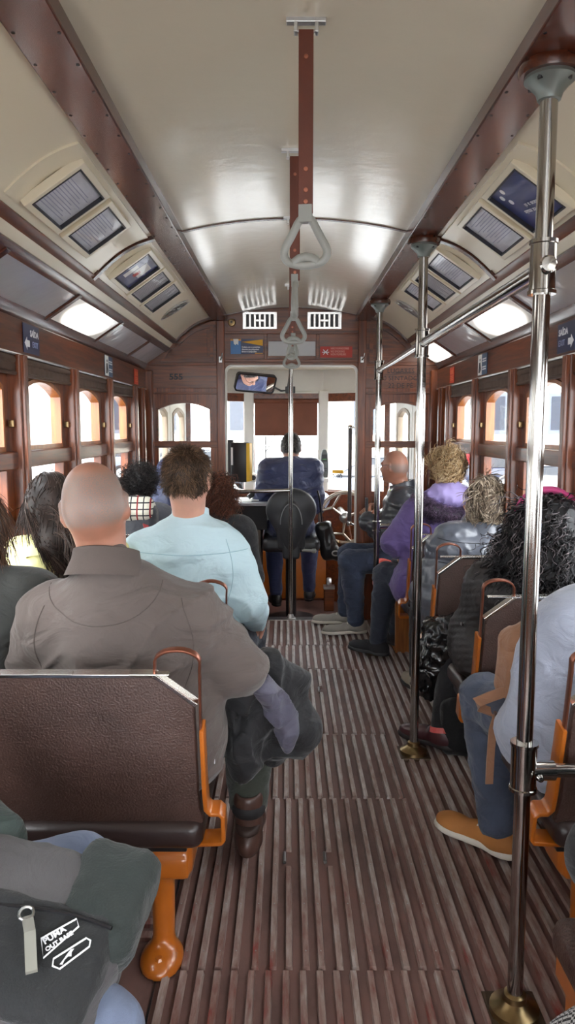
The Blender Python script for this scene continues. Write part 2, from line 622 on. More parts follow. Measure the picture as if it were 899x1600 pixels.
while x < 1.1:
    if x < .47:
        for i in range(len(breaks) - 1):
            a, b = breaks[i] + .008, breaks[i + 1] - .008
            sh = (.010 if i % 2 else 0) + r0.uniform(-.002, .002)
            if x < -.14: sh = 0
            cuts = []
            if i == 3 and (k in (7, 10)): cuts = [(2.36, 2.46)]
            if i == 5 and k in (8, 11): cuts = [(4.02, 4.12)]
            if i == 7 and k in (13,): cuts = [(5.0, 5.06)]
            for c0, c1 in cuts:
                slat(x + sh, x + sh + .022, a, c0)
                a = c1
            slat(x + sh, x + sh + .022, a, b)
            yy = a + .06
            while yy < b:
                nails.lathe([(.0001, .0132), (.0022, .0132), (.0018, .0145), (.0001, .0148)], (x + sh + .011, yy, 0), 6)
                yy += .21
    else:
        if k % 2 or True:
            slat(x + .004, x + .03, YR, 5.58 if x < .62 else 5.0, .012)
    x += PER
    k += 1
sl.build('slats', SLATM, floor)
nails.build('nails', STEEL, floor)
dk = MB()
for px, py in ((-.01, 2.41), (.13, 2.41)):
    dk.tube([(px, py - .03, .012), (px, py + .03, .012)], .006, 8)
for px, py in ((.04, 4.07), (.18, 4.07)):
    dk.tube([(px, py - .03, .012), (px, py + .03, .012)], .006, 8)
dk.build('hatch_pulls', STEEL, floor)
cs = MB()
y = -2.0
while y < 5.4:
    if not (1.72 < y % .84 + 1.68 < 1.98 and False):
        if (y - 1.7) % .86 > .3:
            cs.box((XC - 1.1, y, 0), (-.40, y + .03, .014))
    y += .058
cs.build('cross_slats', SLATM, floor, bevel=.002)
hl = MB()
for xx in (-.36, .474, .095):
    hl.box((xx - .003, YR, 0), (xx + .003, YB - .1, .0025))
hl.build('hatch_joints', BLACK, floor)

# ---- side walls
WIN_NAMES = []
def arch_pts(x0, x1, z0, z1, rise, n=12, rr=.0):
    """opening: straight sides, shallow arched top; counter-clockwise from lower left"""
    top = [(x1 + (x0 - x1) * i / n, z1 - rise * (2 * i / n - 1) ** 2) for i in range(n + 1)]
    return [(x0, z0), ((x0 + x1) / 2, z0), (x1, z0)] + top
def rect_like(x0, x1, z0, z1, n=12):
    top = [(x1 + (x0 - x1) * i / n, z1) for i in range(n + 1)]
    return [(x0, z0), ((x0 + x1) / 2, z0), (x1, z0)] + top
wi = 0
for sg, side in ((-1, 'left'), (1, 'right')):
    mb = MB()
    xa, xb = sorted((X(sg, HW), X(sg, HW + .07)))
    mb.box((xa, YR, 0), (xb, YB, .86))
    mb.box((xa, YR, 1.785), (xb, YB, 2.02))
    mb.box((xa, BAYS[0] - .02, .8), (xb, YB, 1.8))
    wl = mb.build('wall_' + side, W_Y)
    struct(wl)
    m2 = MB()
    xa, xb = sorted((X(sg, HW - .022), X(sg, HW + .01)))
    m2.box((xa, YR, 1.79), (xb, YB, 1.93))
    m2.build('letterboard', W_Y, wl, bevel=.003)
    m3 = MB()
    m3.tube([(X(sg, HW - .024), YR, 1.787), (X(sg, HW - .024), YB, 1.787)], .006, 8)
    m3.build('bead', STEEL, wl)
    xa, xb = sorted((X(sg, HW - .035), X(sg, HW + .06)))
    MB().box((xa, YR, .84), (xb, YB, .875)).build('sill', W_Y, wl, bevel=.006)
    m4 = MB()
    for yy in BAYS:                                           # matchboard battens of the dado
        for q in range(6):
            y0 = yy - .7275 * q / 6
            xa, xb = sorted((X(sg, HW - .008), X(sg, HW + .01)))
            m4.box((xa, y0 - .055, .06), (xb, y0 + .055, .84))
    m4.build('matchboard', W_Z, wl, bevel=.003)
    for yy in BAYS + [5.4]:
        m = MB()
        xa, xb = sorted((X(sg, HW - .04), X(sg, HW + .06)))
        m.box((xa, yy - .035, .87), (xb, yy + .035, 1.787))
        xa, xb = sorted((X(sg, HW - .055), X(sg, HW - .03)))
        m.box((xa, yy - .02, .87), (xb, yy + .02, 1.785))
        m.build('pillar', W_Z, wl, bevel=.004)
    for i in range(10):
        y1, y0 = BAYS[i] - .03, BAYS[i + 1] + .03
        if y1 < -1.5: continue
        wi += 1
        wn = empty('window_%d' % wi)
        struct(wn)
        xo, xi = X(sg, HW + .045), X(sg, HW + .012)
        g0, g1 = y0 + .075, y1 - .075
        a, b = sorted((xo, xi))
        MB().ring(arch_pts(g0, g1, 1.418, 1.705, .055), rect_like(y0, y1, 1.38, 1.787), 'x', a, b).build('upper_sash', W_Z, wn, bevel=.003)
        MB().ring(arch_pts(g0 + .005, g1 - .005, 1.425, 1.699, .055), arch_pts(g0 - .012, g1 + .012, 1.406, 1.717, .057), 'x', a - .008, b + .008).build('sash_bead', W_H, wn)
        MB().ring(rect_like(g0, g1, .93, 1.335), rect_like(y0, y1, .87, 1.36), 'x', a - (.012 if sg > 0 else -.0), b + (.012 if sg < 0 else 0)).build('lower_sash', W_Z, wn, bevel=.003)
        xa, xb = sorted((X(sg, HW - .02), X(sg, HW + .05)))
        MB().box((xa, y0, 1.335), (xb, y1, 1.405)).build('transom', W_Y, wn, bevel=.005)
        xm = X(sg, HW + .03)
        gm = MB().box((xm - .002, g0 - .01, 1.41), (xm + .002, g1 + .01, 1.71))
        gm.build('upper_pane', GLASS, wn)
        MB().box((xm - .002, g0 - .01, .92), (xm + .002, g1 + .01, 1.34)).build('lower_pane', GLASS, wn)
        bl = MB()
        xr = X(sg, HW - .01)
        bl.tube([(xr, y0 + .01, 1.765), (xr, y1 - .01, 1.765)], .02, 12)
        xa, xb = sorted((X(sg, HW - .012), X(sg, HW - .006)))
        rings = []
        nn = 30
        for (zz, am) in ((1.765, 0), (1.742, .003), (1.715, .002)):
            rings.append([(xr - sg * (.014 + am * math.sin(j * 2.1 + zz * 30)), y0 + .012 + (y1 - y0 - .024) * j / nn, zz) for j in range(nn + 1)])
        bl.loft(rings, closed=False, caps=False)
        b_o = bl.build('blind', DKBLIND, wn, smooth=True)
        MB().tube([(xr - sg * .012, y0 + .008, 1.712), (xr - sg * .012, y1 - .008, 1.712)], .009, 8).build('blind_batten', DKBLIND, b_o)
        lt = MB()
        for yy in (y0 + .02, y1 - .02):
            lt.box((X(sg, HW - .005) - .01, yy - .008, 1.50), (X(sg, HW - .005) + .01, yy + .008, 1.53))
        lt.build('latch', BRASS, wn, bevel=.003)

# ---- roof shell and ceiling
ceil = empty('ceiling')
struct(ceil)
outp = [(1.19, 1.95), (1.16, 2.12), (1.0, 2.3), (.7, 2.43), (.35, 2.48), (0, 2.5)]
MB().prism([(X(-1, a), b) for a, b in outp] + [(X(1, a), b) for a, b in outp[-2::-1]] + [(X(1, a), b + .04) for a, b in outp[:-1]] + [(X(-1, a), b + .04) for a, b in outp[::-1]], 'y', YR - 1, 7.2).build('roof_shell', OFFW, ceil)
n = 16
cp = [(-.49 + .98 * i / n, 2.392 - .056 * (2 * i / n - 1) ** 2) for i in range(n + 1)]
SEG = [(YR, -.05), (-.05, 1.40), (1.415, 3.27), (3.29, YB)]
for y0, y1 in SEG:
    MB().prism([(XC + a, b) for a, b in cp] + [(XC + a, b + .015) for a, b in cp[::-1]], 'y', y0, y1).build('centre_panel', CREAM, ceil, smooth=True)
for yy in (1.407, 3.28, 5.64):
    MB().prism([(XC + a, b - .005) for a, b in cp] + [(XC + a, b + .004) for a, b in cp[::-1]], 'y', yy - .011, yy + .011).build('cross_bead', W_B, ceil, smooth=True)
COVE = []
for i in range(11):
    t = i / 10
    COVE.append((.868 - .27 * t, 2.150 + .168 * t + .030 * math.sin(PI * t)))
PAN = [(-1.6, -.8), (-.76, .04), (.08, .83), (.87, 1.62), (1.66, 2.45), (2.49, 3.29), (3.34, 4.13), (4.18, 4.96), (5.01, 5.64)]
P0, P1 = (1.093, 1.982), (.948, 2.078)
LAMPM = None
def lamp_mat():
    m, nt, b = nodes_of('lit_frosted_panel')
    t = N(nt, 'ShaderNodeTexCoord')
    mp = N(nt, 'ShaderNodeMapping')
    mp.inputs['Location'].default_value = (0, 0, 0)
    mp.inputs['Scale'].default_value = (8, 2.7, 8)
    nt.links.new(t.outputs['Object'], mp.inputs[0])
    g = N(nt, 'ShaderNodeTexGradient', gradient_type='SPHERICAL')
    nt.links.new(mp.outputs[0], g.inputs[0])
    mr = N(nt, 'ShaderNodeMapRange', interpolation_type='SMOOTHSTEP')
    mr.inputs['From Min'].default_value = .0; mr.inputs['From Max'].default_value = .45
    mr.inputs['To Min'].default_value = .12; mr.inputs['To Max'].default_value = 3.2
    nt.links.new(g.outputs['Fac'], mr.inputs[0])
    nt.links.new(mr.outputs[0], b.inputs['Emission Strength'])
    b.inputs['Emission Color'].default_value = (1, .97, .9, 1)
    b.inputs['Base Color'].default_value = (.75, .74, .7, 1)
    b.inputs['Roughness'].default_value = .15
    return m
LAMPM = lamp_mat()
FROST = plain('frosted_plastic_panel', srgb(186, 188, 194), .1, var=.05, nscale=3, coat=.5, bumps=.25, bscale=6, bdist=.02)
for sg, side in ((-1, 'left'), (1, 'right')):
    strip('panel_ledge', [(1.122, 1.925), (1.085, 1.985)], .02, YR, YB, W_B, ceil, sg, .003)
    strip('panel_rail', [(.952, 2.066), (.914, 2.092)], .02, YR, YB, W_B, ceil, sg, .003)
    strip('cream_fillet', [(.92, 2.10), (.885, 2.145)], .01, YR, YB, CREAM2, ceil, sg)
    strip('cove_rail', [(.895, 2.128), (.858, 2.148)], .02, YR, YB, W_H if False else W_Y, ceil, sg, .003)
    for (y0, y1) in ((YR, -.05), (-.05, 1.38), (1.40, 3.255), (3.30, YB)):
        strip('cove_panel', COVE, .012, y0, y1, CREAM2, ceil, sg)
    for yy in (1.39, 3.28, 5.62):
        strip('cove_rib', [(a, b - .016) for a, b in COVE], .02, yy - .018, yy + .018, W_B, ceil, sg)
    bo = MB()
    xa, xb = sorted((X(sg, .482), X(sg, .60)))
    bo.box((xa, YR, 2.297), (xb, YB, 2.345))
    tr = struct(bo.build('trim_%d' % (1 if sg < 0 else 2), W_B, bevel=.004))
    sc_ = MB()
    for q in range(40):
        yy = .4 + q * .133
        for xx in (xa + .012, xb - .012):
            sc_.lathe([(.0001, -.0012), (.004, -.0012), (.0045, .001)], (xx, yy, 2.297), 8)
    sc_.build('screws', BLACK, tr)
    for i, (y0, y1) in enumerate(PAN):
        lit = (i == 6) or (i == 8 and sg > 0) or (i in (0, 2, 4))
        cx, cz = X(sg, (P0[0] + P1[0]) / 2), (P0[1] + P1[1]) / 2
        ux = Vector((sg * (P0[0] - P1[0]), 0, P0[1] - P1[1]))
        M = frame((cx, (y0 + y1) / 2, cz), ux, (0, 1, 0))
        L = ux.length / 2
        mb = MB().box((-L, -(y1 - y0) / 2, -.004), (L, (y1 - y0) / 2, .004))
        if lit:
            which = {6: 'over the middle windows', 8: 'nearest the front bulkhead'}.get(i, 'towards the rear')
            th = empty('ceiling_light', 'lit frosted ceiling light panel on the %s side, %s' % (side, which), 'light', None if i > 4 else 'rear ceiling lights')
            d = mb.build('diffuser', LAMPM, th, bevel=.002)
            d.matrix_local = M
            fr_ = MB().ring([(-L + .006, -(y1 - y0) / 2 + .006), (L - .006, -(y1 - y0) / 2 + .006), (L - .006, (y1 - y0) / 2 - .006), (-L + .006, (y1 - y0) / 2 - .006)],
                            [(-L, -(y1 - y0) / 2), (L, -(y1 - y0) / 2), (L, (y1 - y0) / 2), (-L, (y1 - y0) / 2)], 'z', -.007, .007).build('rim', W_B, th)
            fr_.matrix_local = M
        else:
            d = mb.build('frosted_panel', FROST, ceil, bevel=.002)
            d.matrix_local = M
        if i:
            yb = (PAN[i - 1][1] + y0) / 2
            ln = (Vector((X(sg, P0[0]), 0, P0[1])) - Vector((X(sg, P1[0]), 0, P1[1])))
            mb = MB().box((-L - .01, -.02, -.012), (L + .01, .02, .012))
            d = mb.build('panel_bar', W_B, ceil, bevel=.003)
            d.matrix_local = frame((cx, yb, cz), ux, (0, 1, 0))

# ---- front bulkhead
wf = empty('wall_front')
struct(wf)
Y0, Y1 = YB, YB + .05
def bp(name, mb, mat=W_X, bevel=.003, par=None):
    return mb.build(name, mat, par or wf, bevel=bevel)
for x0, x1, g0, g1 in ((X(-1, 1.17), -.475, -.99, -.59), (.534, X(1, 1.17), .65, 1.05)):
    bp('window_surround', MB().ring(arch_pts(g0, g1, 1.393, 1.69, .05), rect_like(x0, x1, 1.37, 1.80), 'y', Y0, Y1), W_Z)
    bp('lower_panel', MB().ring(rect_like(g0, g1, .86, 1.345), rect_like(x0, x1, -.2, 1.37), 'y', Y0, Y1), W_Z)
    bp('glazing_bead', MB().ring(arch_pts(g0 + .004, g1 - .004, 1.397, 1.686, .05), arch_pts(g0 - .012, g1 + .012, 1.381, 1.704, .052), 'y', Y0 - .008, Y1 + .008), W_X, 0)
    bp('upper_glass', MB().box((g0, Y0 + .02, 1.39), (g1, Y0 + .024, 1.70)), GLASS, 0)
    bp('lower_glass', MB().box((g0, Y0 + .02, .85), (g1, Y0 + .024, 1.35)), GLASS, 0)
    bp('window_rail', MB().box((x0, Y0 - .012, 1.345), (x1, Y0 + .01, 1.393)), W_X)
    bp('dado', MB().box((x0, Y0 - .012, 0), (x1, Y0 + .01, .78)), W_Z)
prof = [(1.17, 1.80), (1.17, 1.94), (1.1, 1.99), (.93, 2.1), (.86, 2.165)] + COVE[1:] + [(.48, 2.345)]
for sg in (-1, 1):
    inner = -.475 if sg < 0 else .534
    poly = [(inner, 1.80)] + [(X(sg, a), b) for a, b in prof] + [(inner, 2.35)]
    bp('upper_board', MB().prism(poly, 'y', Y0, Y1), W_X, 0)
    # framed quarter-arch panel below the cove
    e = inner + sg * .085
    cor = [(e, 1.995), (X(sg, .99), 1.995)] + [(X(sg, a), b - .05) for a, b in [(.95, 2.11)] + COVE[0:8:1]] + [(e, 2.262)]
    cx_, cz_ = np.mean([p[0] for p in cor]), np.mean([p[1] for p in cor])
    def shrink(ps, f): return [(cx_ + (a - cx_) * f, cz_ + (b - cz_) * f) for a, b in ps]
    bp('arched_moulding', MB().ring(shrink(cor, .86), cor, 'y', Y0 - .014, Y0 + .01), W_X, .003)
    bp('arched_field', MB().ring(shrink(cor, .05), shrink(cor, .74), 'y', Y0 - .008, Y0 + .01), W_X, .002)
    bp('string_course', MB().box((min(inner, X(sg, 1.12)), Y0 - .012, 1.967), (max(inner, X(sg, 1.12)), Y0 + .01, 1.985)), W_X)
    bp('string_course', MB().box((min(inner, X(sg, 1.12)), Y0 - .010, 1.752), (max(inner, X(sg, 1.12)), Y0 + .01, 1.768)), W_X)
    # door post
    a, b = sorted((inner, inner + sg * .062))
    bp('door_post', MB().box((a, Y0 - .022, 0), (b, Y1 + .01, 2.30)), W_Z, .006)
    a, b = sorted((X(sg, 1.05), X(sg, 1.13)))
    bp('corner_post', MB().box((a, Y0 - .06, .8), (b, Y0 + .01, 1.93)), W_Z, .01)
# header over the door with rounded opening corners
op = [(-.475, 1.80), (-.475, 1.925)] + arc(-.425, 1.922, .05, .05, PI, PI / 2, 6) + arc(.484, 1.922, .05, .05, PI / 2, 0, 6) + [(.534, 1.80)]
hd = op + [(.534, 2.36)] + [(XC + a, b) for a, b in cp[::-1]] + [(-.475, 2.36)]
bp('header', MB().prism(hd, 'y', Y0, Y1), W_X, 0)
bp('header_rail', MB().box((-.475, Y0 - .014, 2.2), (.534, Y0 + .01, 2.218)), W_X)
bp('header_rail', MB().box((-.475, Y0 - .014, 1.99), (.534, Y0 + .01, 2.012)), W_X)
for xx in (-.165, .228):
    bp('header_stile', MB().box((xx - .012, Y0 - .012, 2.012), (xx + .012, Y0 + .01, 2.2)), W_X)
lin = [(a, b) for a, b in op]
bp('door_liner', MB().ring([(a + (.012 if a < 0 else -.012), b - .012) for a, b in [(-.475, .0)] + lin[1:-1] + [(.534, .0)]], [(-.475, 0)] + lin[1:-1] + [(.534, 0)], 'y', Y0 - .004, Y1 + .004), OFFW, 0)
bp('threshold', MB().box((-.475, Y0 - .05, -.2), (.534, Y1, .006)), STEEL, .004)

# ---- front vestibule
vf = MB().box((XC - 1.2, YB - .02, -.25), (XC + 1.2, 7.1, -.15)).build('vestibule_floor', FLOORM)
struct(vf)
vw = empty('wall_vestibule')
struct(vw)
VC = MB().prism([(X(-1, 1.15), YB + .05), (X(1, 1.15), YB + .05), (X(1, 1.0), 6.7), (.36, 7.0), (-.36, 7.0), (X(-1, 1.0), 6.7)], 'z', 2.03, 2.06).build('vestibule_ceiling', CREAM2, vw)
def facet(p, q, names, mat=W_Z, zb=.92, zt=1.74, m=.05):
    """a glazed wall facet between two plan points with a sash opening"""
    p, q = Vector((*p, 0)), Vector((*q, 0))
    L = (q - p).length
    M = frame(p, q - p, (0, 0, 1))
    def place(mb, nm, mt, bev=.003):
        o = mb.build(nm, mt, vw, bevel=bev)
        o.matrix_local = M
        return o
    place(MB().ring([(m, zb), (L / 2, zb), (L - m, zb), (L - m, zt), (L / 2, zt), (m, zt)], [(0, -.15), (L / 2, -.15), (L, -.15), (L, 1.83), (L / 2, 1.83), (0, 1.83)], 'z', -.02, .02), 'facet_frame', mat)
    place(MB().box((0, 1.83, -.02), (L, 2.03, .02)), 'cornice', OFFW, .002)
    place(MB().box((0, 1.815, -.026), (L, 1.835, .03)), 'cornice_moulding', OFFW, .004)
    place(MB().box((m - .01, zb - .01, -.003), (L - m + .01, zt + .01, .003)), 'pane', GLASS, 0)
    return M, L, place
FC = (-.36, .335)
fm, fl, place_c = facet((FC[0], 6.95), (FC[1], 6.95), 'c')
facet((FC[1], 6.95), (.93, 6.7), 'r')
facet((-.93, 6.7), (FC[0], 6.95), 'l')
for xx in FC:
    MB().box((xx - .045, 6.9, .85), (xx + .045, 6.98, 1.84)).build('white_post', OFFW, vw, bevel=.008)
MB().box((FC[0] + .05, 6.915, -.13), (FC[1] + .3, 6.93, .33)).build('apron_panel', ORANGE, vw, bevel=.005)
MB().box((-.95, 6.86, .86), (.95, 6.93, .91)).build('dash_ledge', W_X, vw, bevel=.006)
bl = MB()
bl.tube([(FC[0] + .05, 6.9, 1.745), (FC[1] - .05, 6.9, 1.745)], .022, 14)
bl.box((FC[0] + .055, 6.895, 1.43), (FC[1] - .055, 6.9, 1.745))
bl.box((FC[0] + .055, 6.89, 1.425), (FC[1] - .055, 6.905, 1.445))
t = bl.build('roller_blind', plain('rust_brown_blind', srgb(112, 62, 40), .6, var=.12, nscale=8, bumps=.15, bscale=60))
tag(t, 'rust brown roller blind pulled part way down the front windscreen', 'blind')
# platform doors at both sides of the vestibule: white folding leaves with arched panes
dn = 0
for sg in (-1, 1):
    a, b, c = (X(sg, 1.1), 5.74), (X(sg, 1.03), 6.2), (X(sg, .96), 6.68)
    for p, q in ((a, b), (b, c)):
        dn += 1
        d = empty('door_%d' % dn)
        struct(d)
        p3, q3 = Vector((*p, 0)), Vector((*q, 0))
        L = (q3 - p3).length
        M = frame(p3, q3 - p3, (0, 0, 1))
        for nm, mb, mt in (('leaf', MB().ring(arch_pts(.08, L - .08, .9, 1.66, .05), rect_like(0.004, L - .004, -.14, 2.02), 'z', -.018, .018), OFFW),
                           ('inner_frame', MB().ring(arch_pts(.10, L - .10, .92, 1.64, .05), arch_pts(.07, L - .07, .89, 1.67, .05), 'z', -.024, .024), plain('taupe_paint', srgb(150, 132, 112), .5)),
                           ('pane', MB().box((.08, .9, -.002), (L - .08, 1.66, .002)), GLASS),
                           ('kick_panel', MB().box((.06, .0, -.024), (L - .06, .78, .024)), OFFW)):
            o = mb.build(nm, mt, d, bevel=.003 if nm != 'pane' else 0)
            o.matrix_local = M
# rear end of the saloon: posts and open glazing
wr = MB()
for xx in (-1.09, -.55, .0, .58, 1.15):
    wr.box((xx - .03, YR - .05, 0), (xx + .03, YR, 2.1))
wr.box((-1.15, YR - .05, 2.0), (1.2, YR, 2.5))
wr.box((-1.15, YR - .05, 0), (1.2, YR, .75))
struct(wr.build('wall_back', W_Z, weld=False))
# ================================================================ FITTINGS
def cove_pt(sg, s, y, off=0):
    a, b = .868 - .27 * s, 2.150 + .168 * s + .03 * math.sin(PI * s)
    return Vector((X(sg, a) - sg * off * .45, y, b - off))
def cove_frame(sg, s, y, off=.012):
    d = cove_pt(sg, s + .05, y) - cove_pt(sg, s - .05, y)
    if sg < 0:
        return frame(cove_pt(sg, s, y, off), d, (0, 1, 0))      # local z points up/out; x runs to the centre
    return frame(cove_pt(sg, s, y, off), -d, (0, 1, 0))
CL = .322
PAPER_B = plain('blue_printed_paper', srgb(60, 68, 116), .3, var=.25, nscale=9)
PAPER_G = plain('grey_printed_paper', srgb(176, 178, 182), .35, var=.2, nscale=24, stretch=(.3, 2.2, 1))
PAPER_W = plain('pale_printed_paper', srgb(206, 208, 216), .3, var=.16, nscale=16, stretch=(2, .5, 1))
PLEX = thin_glass('perspex_sheet', (.97, .97, .98), .35)
INK = plain('dark_ink', srgb(36, 36, 44), .5)
INKW = plain('white_ink', srgb(235, 236, 240), .5, var=.02)
def notice(sg, y0, y1, s0, s1, style, label):
    o = empty('notice_frame', label, 'notice', 'notice frames on the curved ceiling sides')
    M = cove_frame(sg, (s0 + s1) / 2, (y0 + y1) / 2, .02)
    L, H = CL * (s1 - s0) / 2, (y1 - y0) / 2
    def put(mb, nm, mt, par=o, bev=0):
        q = mb.build(nm, mt, par, bevel=bev)
        q.matrix_local = M
        return q
    r = lambda l, h: [(-l, -h), (l, -h), (l, h), (-l, h)]
    put(MB().ring(r(L - .022, H - .022), r(L, H), 'z', -.016, .012), 'moulding', CREAM2, bev=.003)
    put(MB().ring(r(L - .027, H - .027), r(L - .021, H - .021), 'z', -.017, .004), 'inner_bead', INK)
    put(MB().box((-L + .02, -H + .02, -.004), (L - .02, H - .02, .006)), 'paper', {'b': PAPER_B, 'g': PAPER_G, 'w': PAPER_W}[style])
    put(MB().add([(-L + .02, -H + .02, -.008), (L - .02, -H + .02, -.008), (L - .02, H - .02, -.008), (-L + .02, H - .02, -.008)], [(0, 1, 2, 3)]), 'perspex', PLEX)
    mb = MB()
    if style == 'g':
        for q in range(12):
            yy = -H + .035 + q * (2 * H - .07) / 11
            mb.box((-L + .035, yy - .0022, -.0052), (L - .035 - .03 * ((q * 7) % 3), yy + .0022, -.0045))
        put(mb, 'printed_lines', plain('grey_ink', srgb(128, 130, 136), .5))
    elif style == 'w':
        for q in range(11):
            x = -L + .045 + q * .0115
            mb.box((x, -H + .04, -.0052), (x + .003, H - .05 - .03 * (q % 3), -.0045))
        put(mb, 'printed_lines', plain('blue_grey_ink', srgb(158, 162, 184), .5))
    return o, M, L, H
notice(-1, 2.30, 2.63, .10, .80, 'w', 'pale timetable notice on the left ceiling curve, nearest the camera')
notice(-1, 2.67, 2.99, .10, .78, 'w', 'cream framed sheet, second from the camera on the left ceiling curve')
o, M, L, H = notice(-1, 3.39, 3.74, .08, .80, 'b', 'blue and white poster in a cream frame on the left ceiling curve')
mb = MB().box((-.02, -.02, -.0056), (.06, .1, -.0045)); mb.box((-.06, -.08, -.0056), (.02, -.03, -.0045))
q = mb.build('white_patch', WHITE, o); q.matrix_local = M
q = MB().box((-.03, .01, -.0058), (.01, .05, -.0047)).build('red_patch', plain('red_print', srgb(190, 60, 50), .5), o); q.matrix_local = M
notice(-1, 3.77, 4.07, .06, .80, 'g', 'grey text notice in the middle of three frames on the left ceiling curve')
notice(-1, 4.10, 4.41, .06, .82, 'g', 'grey text notice just before the oval vent on the left ceiling curve')
o, M, L, H = notice(1, 2.30, 2.64, .06, .80, 'b', 'dark blue poster with white lettering on the right ceiling curve')
for i, (bx_, by_) in enumerate(((-.06, .10), (-.075, .06), (-.03, .08))):
    mb = MB().lathe([(.0001, -.0056), (.011, -.0056), (.011, -.0045)], (bx_, by_, 0), 16)
    q = mb.build('white_dot', INKW, o); q.matrix_local = M
q = text('Cada vez mais\nligados a si', .026, M @ frame((.05, -.07, -.0056), (-.2, 1, 0), (1, .2, 0)), INKW, 'lettering', o)
notice(1, 2.68, 3.00, .08, .80, 'w', 'cream framed sheet reflecting windows below the dark blue poster')
notice(1, 3.39, 3.72, .08, .82, 'w', 'pale printed notice, first of three frames behind the middle pole on the right')
notice(1, 3.75, 4.05, .08, .82, 'g', 'grey text notice, second of three frames behind the middle pole on the right')
notice(1, 4.08, 4.38, .08, .84, 'w', 'pale lined notice beside the oval vent on the right ceiling curve')
for sg in (-1, 1):
    for y0, y1 in ((2.2, 3.25), (3.32, 4.5)):
        strip('cove_board', [(a, b - .008) for a, b in COVE[1:-1]], .008, y0, y1, CREAM2, ceil, sg)
    v = empty('oval_vent', 'oval pierced metal vent in the %s ceiling curve by the bulkhead' % ('left' if sg < 0 else 'right'), 'vent', 'oval ceiling vents')
    M = cove_frame(sg, .46, 4.8, .006)
    ov = lambda a, b: [(a * math.cos(2 * PI * i / 28), b * math.sin(2 * PI * i / 28)) for i in range(28)]
    q = MB().ring(ov(.105, .058), ov(.12, .072), 'z', -.006, .004).build('rim', STEEL, v); q.matrix_local = M
    q = MB().prism(ov(.108, .06), 'z', .002, .006).build('backing', BLACK, v); q.matrix_local = M
    mb = MB()
    for i in range(10):
        t = 2 * PI * i / 10
        pts = [(math.cos(t + b) * .105 * a, math.sin(t + b) * .06 * a, -.001) for a, b in ((.1, 0), (.4, .12), (.7, .05), (1, -.1))]
        mb.tube(pts, .0045, 6)
    mb.tube([(.05 * math.cos(i), .028 * math.sin(i), -.001) for i in np.linspace(0, 2 * PI, 20)[:-1]], .004, 6, closed=True)
    q = mb.build('tracery', STEEL, v); q.matrix_local = M

# ---- straps
def strap(y, x, turn, label, zb=1.86):
    s = empty('hanging_strap', label, 'strap', 'hanging straps along the ceiling centre line')
    zt = 2.392
    mb = MB()
    mb.box((x - .044, y - .009, zt - .010), (x + .044, y + .009, zt + .002))
    for sx in (-1, 1):
        mb.box((x + sx * .023 - .004, y - .009, zt - .03), (x + sx * .023 + .004, y + .012, zt - .008))
    mb.tube([(x - .028, y, zt - .026), (x + .028, y, zt - .026)], .004, 8)
    mb.build('bracket', STEEL, s, bevel=.002)
    lz = zb + .125
    pts = []
    mb = MB()
    for yy in (-.004, .004):
        mb.box((x - .0165, y + yy - .0022, lz - .005), (x + .0165, y + yy + .0022, zt - .024))
    st = mb.build('leather_strap', plain('red_brown_strap_leather', srgb(96, 44, 26), .45, var=.15, nscale=12, bumps=.2, bscale=90), s, bevel=.001)
    mb = MB()
    for zz in (lz + .02, lz + .045, lz + .09, zt - .08):
        mb.lathe([(.0001, -.0075), (.0045, -.0072), (.0055, -.006)], (x, y, zz), 10, 'y')
    mb.build('rivets', COPPER, s)
    M = Matrix.Translation((x, y, zb)) @ Matrix.Rotation(turn, 4, 'Z')
    hb = MB()
    loop = [(-.012, .112), (-.03, .075), (-.048, .045), (-.05, .028), (-.04, .014), (-.02, .008), (0, .006), (.02, .008), (.04, .014), (.05, .028), (.048, .045), (.03, .075), (.012, .112)]
    P = [Vector((a, 0, b)) for a, b in loop]
    for _ in range(2):
        Q = []
        for i in range(len(P)):
            a, b = P[i], P[(i + 1) % len(P)]
            Q += [a * .75 + b * .25, a * .25 + b * .75]
        P = Q
    hb.tube(P, .0092, 12, closed=True, up=(0, 1, 0))
    hb.tube([(-.028, 0, .012), (-.014, 0, .022), (0, 0, .026), (.014, 0, .022), (.028, 0, .012)], .0105, 12)
    hb.box((-.015, -.011, .10), (.015, .011, .138))
    h = hb.build('grab_handle', GREYP, s, bevel=0, smooth=True)
    h.matrix_local = M
    return s
strap(1.73, .041, R(-8), 'grey grab handle hanging on the brown leather strap nearest the camera')
strap(2.49, .024, R(86), 'grab handle seen edge-on, second strap from the camera')
strap(3.26, .026, R(4), 'grey grab handle, third strap from the camera, above the no smoking sign')
strap(4.0, .026, R(-62), 'small grey grab handle, fourth strap from the camera')
strap(4.76, .026, R(12), 'small grey grab handle, farthest strap by the front bulkhead', 1.872)

